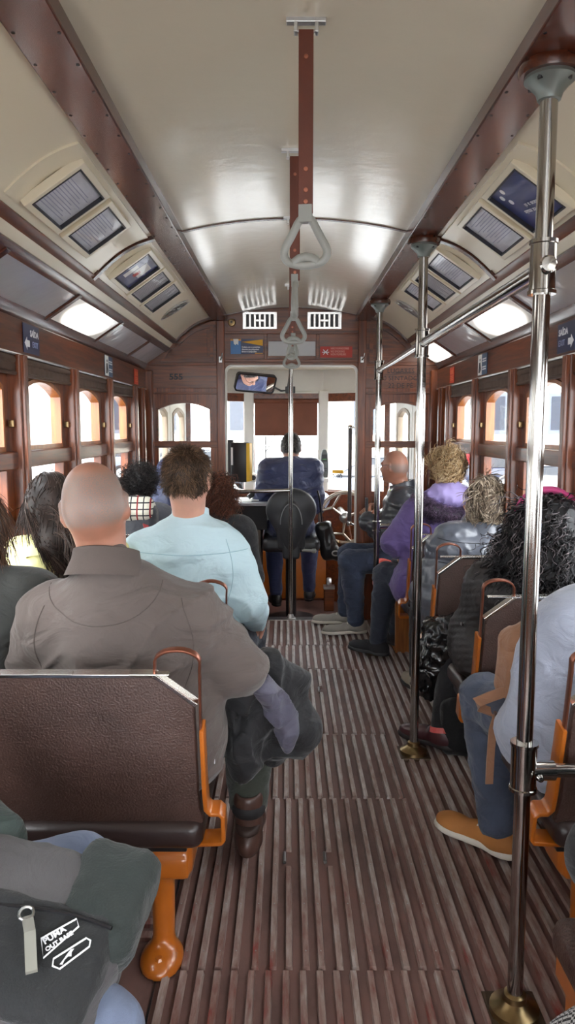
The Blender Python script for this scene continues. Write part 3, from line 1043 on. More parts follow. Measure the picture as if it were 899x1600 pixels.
# ---- poles and rails
def clamp(mb, c, r=.029, h=.06):
    mb.lathe([(.015, -h), (r + .003, -h), (r + .003, -h + .008), (r, -h + .01), (r, h - .01), (r + .003, h - .008), (r + .003, h), (.015, h)], c, 20)
PX, ZR = .582, 1.862
pole_labels = ['thick steel pole nearest the camera, with a low side rail', 'steel pole in the middle, beside the puffer jacket and black bag', 'steel pole farthest forward, in front of the bald man in jeans']
for i, (y, r) in enumerate(((1.73, .0195), (3.245, .0195), (4.76, .0185))):
    p = empty('grab_pole', pole_labels[i], 'pole', 'upright poles on the right of the aisle')
    MB().tube([(PX, y, .02), (PX, y, 2.27)], r, 20).build('tube', CHROME, p, smooth=True)
    MB().lathe([(.0001, 2.298), (.066, 2.298), (.07, 2.285), (.066, 2.272), (.0001, 2.27)], (PX, y, 0), 28).build('ceiling_pad', W_B, p, smooth=True)
    fl = MB().lathe([(.02, 2.272), (.055, 2.272), (.056, 2.264), (.045, 2.255), (.03, 2.238), (.025, 2.222), (.0195, 2.22)], (PX, y, 0), 28)
    fl.build('top_flange', plain('grey_cast_flange', srgb(128, 136, 132), .42, .6, var=.15), p, smooth=True)
    sc2 = MB()
    for k in range(4):
        t = PI / 4 + k * PI / 2
        sc2.lathe([(.0001, 2.254), (.006, 2.254), (.007, 2.262)], (PX + .045 * math.cos(t), y + .045 * math.sin(t), 0), 8)
    sc2.build('screws', BLACK, p)
    b = MB().lathe([(.021, .055), (.028, .05), (.03, .035), (.045, .022), (.062, .014), (.064, .0), (.001, 0)], (PX, y, .013), 28)
    b.build('base_flange', BRASS, p, smooth=True)
    MB().box((PX - .07, y - .07, 0), (PX + .07, y + .07, .013)).build('base_plate', plain('dark_bronze', srgb(88, 72, 58), .45, .6), p, bevel=.004)
    mb = MB()
    clamp(mb, (PX, y, ZR))
    mb.lathe([(.02, -.038), (.016, -.042), (.0001, -.043)], (PX, y, ZR), 14, 'y')
    mb.build('clamp', CHROME, p, smooth=True)
    mb = MB()
    if i == 0:
        clamp(mb, (PX, y, .672), .031, .062)
        mb.tube([(PX + .015, y, .66), (PX + .075, y, .66)], .024, 16)
        mb.lathe([(.0001, -.042), (.007, -.04), (.009, -.03)], (PX + .03, y, .655), 10, 'y')
    if i == 2:
        clamp(mb, (PX, y, .86), .026, .035)
        mb.tube([(PX + .015, y, .86), (PX + .07, y, .86)], .016, 14)
        mb.lathe([(.02, .07), (.02, .082), (.0001, .085)], (PX, y, .86), 14, 'x')
    if mb.n: mb.build('lower_clamp', CHROME, p, smooth=True)
mb = MB().tube([(PX, 1.73, ZR), (PX, 4.76, ZR)], .017, 18)
tag(mb.build('handrail', CHROME, smooth=True), 'long steel handrail running between the three upright poles', 'handrail')
tag(MB().tube([(PX + .02, 1.73, .66), (1.12, 1.73, .66)], .017, 18).build('handrail', CHROME, smooth=True), 'short low steel rail from the near pole to the right wall', 'handrail')
p = empty('grab_pole', 'thin steel pole standing in the middle of the front doorway', 'pole')
MB().tube([(.025, YB - .01, .0), (.025, YB - .01, 1.97)], .0165, 18).build('tube', CHROME, p, smooth=True)
MB().tube([(-.475, YB - .01, 1.005), (.025, YB - .01, 1.018)], .0145, 16).build('side_bar', CHROME, p, smooth=True)
mb = MB().lathe([(.018, .04), (.03, .012), (.042, .006), (.042, 0), (.001, 0)], (.025, YB - .01, .004), 20)
mb.build('base_flange', STEEL, p, smooth=True)

# ---- bench seats with reversible backs
PLATE = plain('bright_trim_strip', (.78, .77, .74), .25, 1, var=.05)
def bench(sg, y, xw, xa, label, group):
    """xw wall end, xa aisle end; y = back foot line of the backrest"""
    s = empty('tram_seat', label, 'seat', group)
    d = 1 if xa > xw else -1
    zb, th = .452, R(12.5)
    M = Matrix.Translation((0, y, zb)) @ Matrix.Rotation(th, 4, 'X')
    Hh = .452
    poly = [(xw, 0), (xa, 0), (xa - d * .012, .06), (xa - d * .012, Hh - .082), (xa - d * .108, Hh), (xw, Hh)]
    def put(mb, nm, mt, bev=0, sm=False):
        q = mb.build(nm, mt, s, bevel=bev, smooth=sm)
        q.matrix_local = M
        return q
    br = put(MB().prism(poly, 'y', 0, .034), 'backrest', LEATHER, .008, True)
    tr = MB()
    tr.box((min(xw, xa - d * .11), -.002, Hh - .006), (max(xw, xa - d * .11), .026, Hh + .004))
    for q in range(3):
        xx = xw + (xa - xw) * (.3 + .28 * q)
        tr.box((xx - .05, -.004, Hh + .002), (xx + .05, .014, Hh + .006))
    put(tr, 'top_trim', PLATE, .002)
    a, b = Vector((xa - d * .108, 0, Hh)), Vector((xa - d * .006, 0, Hh - .086))
    v = (b - a).normalized(); n_ = Vector((v.z * -d, 0, v.x * d)); n_ = n_ if n_.z > 0 else -n_
    rg = []
    for p in (a, b):
        rg.append([p + n_ * e + Vector((0, f, 0)) for e, f in ((-.006, -.002), (-.006, .026), (.006, .026), (.006, -.002))])
    put(MB().loft(rg), 'corner_trim', PLATE, .002)
    h = [(xa - d * .108, Hh - .002), (xa - d * .106, Hh + .025)]
    cx_ = xa - d * .05
    h += [(cx_ + (-d) * .056 * math.cos(t), Hh + .03 + .034 * math.sin(t)) for t in np.linspace(.15, PI - .1, 11)]
    h += [(xa + d * .004, Hh + .01), (xa + d * .002, Hh - .08), (xa, Hh - .17), (xa, Hh - .2)]
    mb = MB().tube([(p[0], .017, p[1]) for p in h], 1, 4, flat=(.003, .011), up=(-d, 0, 0))
    put(mb, 'grab_handle', COPPER, .0015, True)
    st = [(xa + d * .004, Hh - .16), (xa + d * .004, .10), (xa + d * .006, .045), (xa + d * .018, .03), (xa + d * .04, .03), (xa + d * .05, .02), (xa + d * .05, -.055), (xa + d * .044, -.066), (xa - d * .03, -.07)]
    mb = MB().tube([(p[0], .025, p[1]) for p in st], 1, 4, flat=(.006, .028), up=(-d, 0, 0))
    put(mb, 'side_bracket', ORANGE, .003, True)
    x0, x1 = sorted((xw, xa))
    cu = sdf_mesh([bx(((x0 + x1) / 2, y + .245, .424), ((x1 - x0) / 2, .27, .042), I3, .034)], .012, lambda a, b, c: .003 * vnoise(a * 9, b * 9, c * 9))
    mesh_np('cushion', [(*cu, 0)], [LEATHER_S], s)
    MB().box((x0 + .02, y + .02, .36), (x1 - .05, y + .44, .385)).build('seat_board', BLACK, s, bevel=.004)
    xl = xa - d * .118
    yl = y + .10
    pr_ = [bx((xl + d * .018, yl + .01, .318), (.060, .065, .052), I3, .022), bx((xl + d * .018, yl - .055, .30), (.05, .012, .03), I3, .006, .006), rc((xl - d * .012, yl, .30), (xl - d * .012, yl, .06), .034, .031, .012),
           el((xl - d * .015, yl - .025, .008), (.062, .085, .042), I3, .03), bx((xl, yl - .03, -.03), (.2, .2, .03), I3, .001, .001, 's')]
    lg = sdf_mesh(pr_, .009, lo=(xl - .14, yl - .17, -.005), hi=(xl + .14, yl + .14, .41))
    leg = mesh_np('leg', [(*lg, 0)], [ORANGE], s)
    MB().lathe([(.0001, .012), (.009, .012), (.014, .004), (.014, -.004)], (xl - d * .015, yl - .07, .034), 8).build('bolt', ORANGE, leg)
    MB().box((min(xw, xl), yl - .02, .30), (max(xw, xl), yl + .02, .345)).build('cross_rail', plain('dark_iron', srgb(48, 36, 30), .5), s, bevel=.004)
    return s
GL, GR = 'double seats on the left', 'single seats on the right'
LX, RX = (-1.07, -.222), (1.13, .707)
for y, lab in ((1.85, 'brown leather double seat in the left foreground, its grained back towards the camera'), (2.66, 'double seat under the man in the pale blue shirt'),
               (3.47, 'double seat on the left, two rows ahead of the near one'), (4.23, 'double seat on the left beside the bulkhead, with its copper handle showing')):
    bench(-1, y, *LX, lab, GL)
for y, lab in ((1.85, 'single seat under the person in the pale grey sweatshirt'), (2.68, 'single seat behind the near pole, brown back with copper handle by the long curly hair'),
               (3.50, 'single seat with brown back behind the grey puffer jacket'), (4.22, 'single seat with small brown back behind the purple coat')):
    bench(1, y, *RX, lab, GR)
for sg, x0, x1, y1, lab in ((1, .555, 1.13, 1.46, 'side bench with dark leather cushion in the lower right corner'), (-1, -1.07, -.60, 1.56, 'side bench under the passenger in the lower left corner')):
    o = empty('side_bench', lab, 'bench')
    v, q = sdf_mesh([bx(((x0 + x1) / 2, y1 - .55, .435), ((x1 - x0) / 2, .55, .045), I3, .035)], .012)
    mesh_np('cushion', [(v, q, 0)], [LEATHER], o)
    a, b = sorted((x0 if sg > 0 else x1, (x0 if sg > 0 else x1) + sg * .05))
    for yy in (y1 - .06, y1 - 1.0):
        MB().box((a + sg * .03, yy - .03, 0), (b + sg * .03, yy + .03, .40)).build('leg', ORANGE, o, bevel=.01)
    MB().box((a + sg * .02, y1 - 1.1, .33), (b + sg * .02, y1, .392)).build('front_rail', ORANGE, o, bevel=.006)
# side bench at the bulkhead
sb = empty('wooden_bench', 'varnished wooden side bench at the right of the front bulkhead', 'bench')
MB().box((.72, 4.78, .0), (1.09, YB - .09, .40)).build('bench_front', W_H, sb, bevel=.006)
mb = MB().box((.66, 4.76, .40), (1.09, YB - .09, .46))
mb.build('bench_cushion', LEATHER_S, sb, bevel=.018, seg=3, smooth=True)
MB().box((1.04, 4.76, .46), (1.09, YB - .09, .86)).build('bench_back', LEATHER, sb, bevel=.01, smooth=True)

# ---- signs on the letterboards
NAVY = plain('navy_sign_blue', srgb(38, 46, 84), .35, var=.05)
def lb_sign(sg, y, w_, h_, zc, name, label, cat, mat):
    o = empty(name, label, cat)
    x = X(sg, HW - .0235)
    M = frame((x, y, zc), (0, 1, 0) if sg < 0 else (0, -1, 0), (0, 0, 1))
    q = MB().box((-w_ / 2, -h_ / 2, 0), (w_ / 2, h_ / 2, .003)).build('plate', mat, o, bevel=.001)
    q.matrix_local = M
    return o, M
for sg, y in ((-1, 3.12), (1, 3.03)):
    o, M = lb_sign(sg, y, .19, .118, 1.862, 'exit_sign', 'navy SAÍDA EXIT sign with white arrow above the %s windows' % ('left' if sg < 0 else 'right'), 'sign', NAVY)
    d = -1
    text('SAÍDA', .036, M @ Matrix.Translation((-.018 if sg < 0 else -.08, .012, .0032)), INKW, 'lettering', o, sx=1.0, bold=.0008)
    text('EXIT', .034, M @ Matrix.Translation((.006 if sg < 0 else -.078, -.03, .0032)), plain('pale_blue_ink', srgb(160, 172, 210), .5), 'lettering', o, sx=1.0)
    ar = [(0, 0), (.022, .026), (.022, .013), (.045, .013), (.045, -.013), (.022, -.013), (.022, -.026)]
    if sg > 0:
        ar = [(-a, b) for a, b in ar][::-1]
    q = MB().prism([((-.086 if sg < 0 else .086) + a * 1.3, -.02 + b) for a, b in ar], 'z', .003, .0042).build('arrow', INKW, o)
    q.matrix_local = M
for sg, y in ((-1, 4.45), (1, 4.31)):
    o, M = lb_sign(sg, y, .19, .118, 1.862, 'information_sticker', 'blue and white information sticker on the %s letterboard' % ('left' if sg < 0 else 'right'), 'sticker', plain('steel_blue_print', srgb(62, 92, 124), .4, var=.1))
    s_ = 1 if sg < 0 else -1
    q = MB().box((-.094, -.058, .003), (-.012, .058, .0042)).build('white_half', WHITE, o); q.matrix_local = M
    mb = MB().lathe([(.0001, .0042), (.008, .0042), (.008, .0052)], (-.05, .028, 0), 12)
    mb.prism([(-.075, -.045), (-.045, -.045), (-.052, -.01), (-.032, -.04), (-.024, -.03), (-.04, .015), (-.066, .012)], 'z', .0042, .0052)
    q = mb.build('figure_symbol', INK, o); q.matrix_local = M
    mb = MB()
    for zz in (.025, .012, -.02, -.033):
        mb.box((.005, zz, .003), (.08, zz + .007, .0042))
    q = mb.build('white_lines', INKW, o); q.matrix_local = M
REDS = plain('red_sticker', srgb(204, 62, 34), .4, var=.05)
for sg, y in ((-1, 5.25), (1, 5.10)):
    o, M = lb_sign(sg, y, .13, .105, 1.855, 'red_sticker', 'small red notice sticker on the %s letterboard near the bulkhead' % ('left' if sg < 0 else 'right'), 'sticker', REDS)
    mb = MB().box((-.036, .008, .003), (-.01, .035, .004))
    mb.box((.01, .008, .003), (.036, .035, .004))
    for zz in (-.01, -.022, -.034):
        mb.box((-.04, zz, .003), (.04, zz + .005, .004))
    q = mb.build('print', plain('orange_print', srgb(232, 130, 90), .5), o); q.matrix_local = M
# bulkhead signs and fittings
BF = Y0 - .003
MBK = lambda x, z, y=BF: frame((x, y, z), (1, 0, 0), (0, 0, 1))
BLACKP = plain('black_lettering_paint', srgb(22, 14, 10), .5)
tag(text('555', .062, MBK(-.90, 1.862, BF + .002), BLACKP, 'fleet_number', bold=.0015, sx=1.15), 'black fleet number 555 painted on the left of the bulkhead', 'lettering')
tag(text('LUGARES\n20 SENTADOS\n22 DE PÉ', .05, MBK(.86, 1.91, BF + .002), plain('faded_dark_lettering', srgb(44, 22, 14), .5), 'capacity_lettering', align='CENTER', line=1.1), 'faded dark lettering LUGARES 20 SENTADOS on the right of the bulkhead', 'lettering')
o = empty('pickpocket_sign', 'blue and yellow pickpocket warning sign above the doorway', 'sign')
def flat(mb, nm, mt, par):
    return mb.build(nm, mt, par)
MB().box((-.43, BF - .004, 2.052), (-.185, BF + .003, 2.163)).build('plate', NAVY, o)
MB().box((-.43, BF - .006, 2.052), (-.352, BF - .003, 2.150)).build('blue_field', plain('mid_blue_print', srgb(84, 130, 184), .5), o)
MB().box((-.43, BF - .006, 2.150), (-.352, BF - .003, 2.163)).build('orange_band', plain('amber_print', srgb(214, 150, 60), .5), o)
MB().prism([(-.41, 2.163), (-.37, 2.163), (-.372, 2.118), (-.385, 2.128), (-.392, 2.118), (-.405, 2.126)], 'y', BF - .008, BF - .005).build('hand_symbol', WHITE, o)
MB().prism([(-.35, 2.142), (-.187, 2.160), (-.187, 2.112)], 'y', BF - .006, BF - .003).build('yellow_wedge', plain('yellow_print', srgb(232, 176, 50), .5), o)
MB().box((-.245, BF - .006, 2.053), (-.187, BF - .003, 2.060)).build('orange_tab', plain('amber_print', (0, 0, 0)), o)
text('Cuidado com os carteiristas\nAttention aux pickpockets\nBeware of pickpockets', .0165, MBK(-.346, 2.098, BF - .0045), INKW, 'lettering', o, sx=.74, bold=.0004)
o = empty('no_smoking_sign', 'red no smoking sign with white cigarette symbol above the doorway', 'sign')
MB().box((.248, BF - .004, 2.026), (.49, BF + .003, 2.108)).build('plate', REDS if False else plain('dull_red_print', srgb(178, 50, 36), .45, var=.06), o)
mb = MB()
for q in (1, -1):
    Mx = MBK(.288, 2.066, BF - .006) @ Matrix.Rotation(q * R(45), 4, 'Z')
    mb.box((-.026, -.003, -.002), (.026, .003, .001), Mx)
mb.box((.262, BF - .0065, 2.062), (.314, BF - .005, 2.068))
mb.build('crossed_cigarette', INKW, o)
text('NÃO FUMADORES\nNO SMOKING\nNON FUMEURS', .021, MBK(.326, 2.086, BF - .0046), plain('pale_red_ink', srgb(240, 190, 176), .5), 'lettering', o, sx=.8, line=1.05)
o = tag(MB().box((-.145, BF - .004, 2.038), (.212, BF + .003, 2.146)).build('blank_plate', plain('pale_grey_plate', srgb(196, 198, 200), .4, var=.03), bevel=.003), 'blank pale grey plate between the signs above the doorway', 'plate')
for x0, wch in ((-.337, 'left'), (.149, 'right')):
    v = empty('louvre_vent', 'slotted metal ventilation grille at the top %s of the bulkhead' % wch, 'vent', 'bulkhead ventilation grilles')
    x1, z0, z1 = x0 + .258, 2.235, 2.362
    MB().ring([(x0 + .018, z0 + .018), (x1 - .018, z0 + .018), (x1 - .018, z1 - .018), (x0 + .018, z1 - .018)], [(x0, z0), (x1, z0), (x1, z1), (x0, z1)], 'y', BF - .010, BF + .003).build('rim', PLATE, v, bevel=.002)
    MB().box((x0 + .005, BF - .001, z0 + .005), (x1 - .005, BF + .003, z1 - .005)).build('backing', BLACK, v)
    mb = MB()
    for q in range(7):
        xx = x0 + .018 + q * .037
        mb.box((xx - .008, BF - .008, z0 + .012), (xx + .008, BF + .002, z1 - .012))
    mb.box((x0 + .1, BF - .009, (z0 + z1) / 2 - .008), (x1 - .1, BF - .004, (z0 + z1) / 2 + .008))
    mb.build('slats', PLATE, v, bevel=.002)
o = empty('buzzer', 'small round brass buzzer on the bulkhead beside the left grille', 'buzzer')
MB().lathe([(.0001, -.03), (.014, -.03), (.016, -.02), (.026, -.018), (.03, 0)], (-.42, BF, 2.285), 20, 'y').build('housing', BRASS, o, smooth=True)
MB().lathe([(.0001, -.036), (.008, -.036), (.01, -.03)], (-.42, BF, 2.285), 14, 'y').build('button', BLACK, o, smooth=True)
for xx, sd in ((-.505, 'left'), (.562, 'right')):
    o = empty('door_latch', 'small bright latch lever on the %s doorway post' % sd, 'latch', 'doorway latches')
    MB().box((xx - .012, BF - .034, 1.985), (xx + .012, BF - .02, 2.03)).build('plate', STEEL, o, bevel=.002)
    MB().tube([(xx, BF - .03, 2.005), (xx + .012, BF - .05, 2.03), (xx + .016, BF - .055, 2.055)], .006, 10).build('lever', CHROME, o, smooth=True)

# ---- driver's platform
ch = empty('driver_chair', 'black padded driver chair with rounded back, seen from behind', 'chair')
back = sdf_mesh([el((.03, 5.98, .83), (.205, .05, .175)), bx((.03, 5.975, .62), (.115, .035, .12), I3, .03, .09), el((.03, 5.93, .70), (.085, .03, .2), I3, .02)], .009)
mesh_np('backrest', [(*back, 0)], [plain('black_vinyl', srgb(44, 45, 48), .4, var=.1, bumps=.1, bscale=150)], ch)
MB().tube([(.03 + .2 * math.cos(t), 6.0, .83 + .172 * math.sin(t)) for t in np.linspace(-.5, PI + .5, 26)], .009, 8).build('piping', plain('grey_piping', srgb(120, 122, 124), .4), ch, smooth=True)
MB().tube([(.03 + .088 * math.cos(t) * (1 if 0 < t < PI else 1), 5.905, .72 + .17 * math.sin(t)) for t in np.linspace(0, PI, 18)], .004, 6).build('back_seam', plain('grey_piping', (0, 0, 0)), ch, smooth=True)
seat = sdf_mesh([bx((.03, 6.2, .535), (.24, .23, .06), I3, .05), bx((.03, 5.975, .52), (.07, .05, .09), I3, .02)], .011)
mesh_np('seat_pad', [(*seat, 0)], [plain('black_vinyl', (0, 0, 0))], ch)
MB().tube([(.03, 6.25, -.15), (.03, 6.25, .5)], .045, 16).build('pedestal', BLACK, ch, smooth=True)
MB().lathe([(.0001, .03), (.2, .02), (.21, 0)], (.03, 6.25, -.15), 24).build('chair_base', BLACK, ch, smooth=True)
mb = MB().tube([(.12, 5.965, .50), (.2, 5.965, .495)], .012, 10)
mb.lathe([(.0001, .2), (.018, .2), (.02, .23), (.0001, .24)], (0, 5.965, .495), 14, 'x')
mb.build('adjuster_knob', GREYP, ch, smooth=True)
sw = empty('brake_wheel', 'large worn steel handwheel to the right of the driver', 'wheel')
cW = Vector((.49, 6.2, .74))
mb = MB()
mb.tube([cW + Vector((.215 * math.cos(t), 0, .215 * math.sin(t))) for t in np.linspace(0, 2 * PI, 49)[:-1]], .016, 12, closed=True, up=(0, 1, 0))
WHM = plain('worn_bright_steel', (.42, .36, .29), .3, .9, var=.15, nscale=14)
mb.build('rim', WHM, sw, smooth=True)
mb = MB()
for k in range(3):
    t0 = R(100 + 120 * k)
    e = cW + Vector((math.cos(t0), 0, math.sin(t0))) * .212
    mid = cW + Vector((math.cos(t0 + .75), 0, math.sin(t0 + .75))) * .14
    mb.tube([e, e * .5 + mid * .5, mid, cW + (mid - cW) * .45 + Vector((0, .01, 0)), cW], [.014, .013, .014, .016, .02], 10, flat=(1.3, .7), up=(0, 1, 0))
    t1 = t0 + 1.1
    e2 = cW + Vector((math.cos(t1), 0, math.sin(t1))) * .212
    mb.tube([e2, e2 * .55 + mid * .45, mid], [.012, .012, .013], 10, up=(0, 1, 0))
mb.build('spokes', WHM, sw, smooth=True)
MB().lathe([(.0001, -.03), (.025, -.028), (.045, -.012), (.05, .02), (.03, .04), (.03, .6)], cW, 20, 'y').build('hub', STEEL, sw, smooth=True)
MB().tube([cW + Vector((0, .05, 0)), cW + Vector((.05, .25, -.2)), cW + Vector((.05, .3, -.88))], .03, 12).build('column', W_X, sw, smooth=True)
mb = MB()
mb.lathe([(.0001, -.04), (.014, -.036), (.018, -.01), (.01, 0)], cW + Vector((-.055, 0, -.21)), 12, 'y')
mb.build('rim_knob', BRASS, sw, smooth=True)
o = empty('door_grab_bar', 'dark upright grab bar with bright ends beside the handwheel', 'handle')
MB().tube([(.5, 5.9, .73), (.5, 5.9, 1.5)], .0165, 14).build('bar', plain('dark_brown_bar', srgb(52, 44, 44), .35), o, smooth=True)
mb = MB()
for zz in (.73, 1.5):
    mb.lathe([(.0001, -.022), (.018, -.018), (.022, 0), (.018, .018), (.0001, .022)], (.5, 5.9, zz), 14)
    mb.tube([(.5, 5.9, zz), (.535, 5.78, zz)], .009, 10)
mb.build('bracket', CHROME, o, smooth=True)
# ticket machine, desk, validator, mirror
o = empty('ticket_machine', 'black and yellow ticket machine fixed left inside the front doorway', 'machine')
mb = MB().prism([(-.46, 5.95), (-.33, 5.93), (-.31, 6.05), (-.46, 6.1)], 'z', 1.06, 1.38)
mb.build('case', BLACK, o, bevel=.01, smooth=True)
MB().prism([(-.332, 5.925), (-.305, 5.94), (-.29, 6.04), (-.31, 6.06)], 'z', 1.065, 1.375).build('yellow_side', plain('yellow_plastic', srgb(226, 178, 40), .4), o, bevel=.004)
MB().box((-.455, 5.925, 1.2), (-.44, 5.95, 1.34)).build('label_strip', WHITE, o)
MB().box((-.5, 5.98, 1.1), (-.44, 6.04, 1.4)).build('mounting_bracket', BLACK, o, bevel=.006)
MB().tube([(-.46, 6.02, 1.1), (-.47, 6.02, -.15)], .014, 10).build('stand', BLACK, o)
o = empty('driver_desk', 'dark desk cabinet at the left of the driver', 'desk')
MB().box((-.62, 6.02, .66), (-.17, 6.5, .86)).build('cabinet', plain('black_cloth_cover', srgb(24, 24, 28), .8), o, bevel=.01)
MB().box((-.64, 6.0, .86), (-.16, 6.52, .885)).build('worktop', plain('grey_laminate', srgb(150, 152, 156), .4), o, bevel=.004)
MB().box((-.3, 6.03, -.15), (-.22, 6.5, .66)).build('side_panel', plain('dark_olive_panel', srgb(66, 58, 48), .5), o, bevel=.006)
MB().box((-.62, 6.03, -.15), (-.58, 6.5, .66)).build('side_panel', plain('dark_olive_panel', (0, 0, 0)), o, bevel=.006)
mb = MB()
mb.box((-.48, 6.06, .886), (-.3, 6.28, .893)); mb.box((-.42, 6.12, .893), (-.24, 6.3, .899))
tag(mb.build('papers', WHITE), 'white papers lying on the desk beside the driver', 'paper')
o = empty('desk_phone', 'small black and red handset on the driver desk papers', 'phone')
MB().tube([(-.33, 6.18, .915), (-.29, 6.2, .945), (-.24, 6.22, .918)], [.02, .026, .02], 12).build('handset', BLACK, o, smooth=True)
MB().box((-.24, 6.2, .9), (-.22, 6.24, .955)).build('red_key', plain('red_plastic', srgb(190, 44, 44), .4), o, bevel=.003)
o = empty('card_validator', 'grey card validator with dark screen on the right windscreen post', 'validator')
mb = MB().prism([(.31, 1.04), (.37, 1.04), (.378, 1.12), (.37, 1.26), (.355, 1.30), (.325, 1.30), (.31, 1.26), (.302, 1.12)], 'y', 6.77, 6.83)
mb.build('case', plain('grey_green_plastic', srgb(92, 98, 96), .45), o, bevel=.008, smooth=True)
MB().box((.316, 6.764, 1.19), (.364, 6.772, 1.255)).build('screen', BLACK, o)
MB().box((.322, 6.761, 1.205), (.358, 6.766, 1.215)).build('screen_line', plain('green_lcd', srgb(70, 130, 70), .4), o)
mb = MB()
for a in range(3):
    for b in range(2):
        mb.box((.322 + a * .014, 6.764, 1.10 + b * .02), (.331 + a * .014, 6.772, 1.112 + b * .02))
mb.build('keys', INK, o)
MB().box((.30, 6.75, 1.0), (.38, 6.85, 1.035)).build('bracket', OFFW, o, bevel=.004)
MB().tube([(.34, 6.83, 1.1), (.337, 6.905, 1.1)], .014, 10).build('arm', OFFW, o)
o = empty('inside_mirror', 'wide black rimmed mirror showing the driver, hung at the top of the doorway', 'mirror')
zM = Vector((.285, -.82, -.494)).normalized()
MM = frame((-.283, 6.62, 1.889), Vector((0, 0, 1)).cross(zM), zM.cross(Vector((0, 0, 1)).cross(zM))) @ Matrix.Rotation(R(-4), 4, 'Z') @ Matrix.Diagonal((1.16, 1.32, 1, 1))
rr = lambda w_, h_, r_: arc(w_ - r_, h_ - r_, r_, r_, 0, PI / 2, 5) + arc(-w_ + r_, h_ - r_, r_, r_, PI / 2, PI, 5) + arc(-w_ + r_, -h_ + r_, r_, r_, PI, 1.5 * PI, 5) + arc(w_ - r_, -h_ + r_, r_, r_, 1.5 * PI, 2 * PI, 5)
q = MB().prism(rr(.16, .066, .025), 'z', -.03, -.004).build('shell', BLACK, o, smooth=True); q.matrix_local = MM
q = MB().ring(rr(.150, .056, .018), rr(.161, .067, .026), 'z', -.006, .006).build('rim', BLACK, o); q.matrix_local = MM
q = MB().prism(rr(.153, .059, .02), 'z', -.003, .001).build('mirror_glass', plain('silvered_glass', (.92, .93, .95), .02, 1, var=.01), o); q.matrix_local = MM
MB().tube([(-.12, 6.68, 1.86), (-.06, 6.74, 1.83), (.0, 6.78, 1.835), (0.02, 6.8, 1.98), (0.02, 6.8, 2.03)], .009, 8).build('arm', BLACK, o, smooth=True)
MB().box((-.02, 6.74, 1.81), (.07, 6.82, 1.87)).build('arm_joint', BLACK, o, bevel=.006)
o = empty('hand_brake_post', 'short metal pedal post on the platform floor at the right', 'pedal')
MB().box((.33, 6.5, -.15), (.42, 6.58, .06)).build('post', W_X, o, bevel=.01)
mb = MB().lathe([(.02, -.02), (.05, -.02), (.055, .0), (.05, .02), (.02, .02)], (.375, 6.54, .10), 18, 'x')
mb.box((.325, 6.49, .055), (.425, 6.59, .08))
mb.build('cast_head', STEEL, o, smooth=False)
o = empty('camera_pod', 'small round white speaker on the left windscreen post', 'speaker')
MB().lathe([(.0001, -.06), (.03, -.06), (.042, -.05), (.042, .0), (.03, .02)], (-.315, 6.83, 1.04), 18, 'y').build('shell', OFFW, o, smooth=True)
MB().lathe([(.0001, -.064), (.024, -.062), (.026, -.05)], (-.315, 6.83, 1.04), 16, 'y').build('front_ring', BLACK, o, smooth=True)
MB().tube([(-.315, 6.84, 1.04), (-.34, 6.91, 1.02)], .014, 8).build('arm', OFFW, o)
o = empty('wooden_block', 'small orange wooden wedge on the step beside the pale blue shirt', 'block')
MB().prism([(-.27, .0), (-.16, .0), (-.16, .06), (-.19, .085), (-.27, .06)], 'y', 5.55, 5.64).build('wedge', ORANGE, o, bevel=.004)
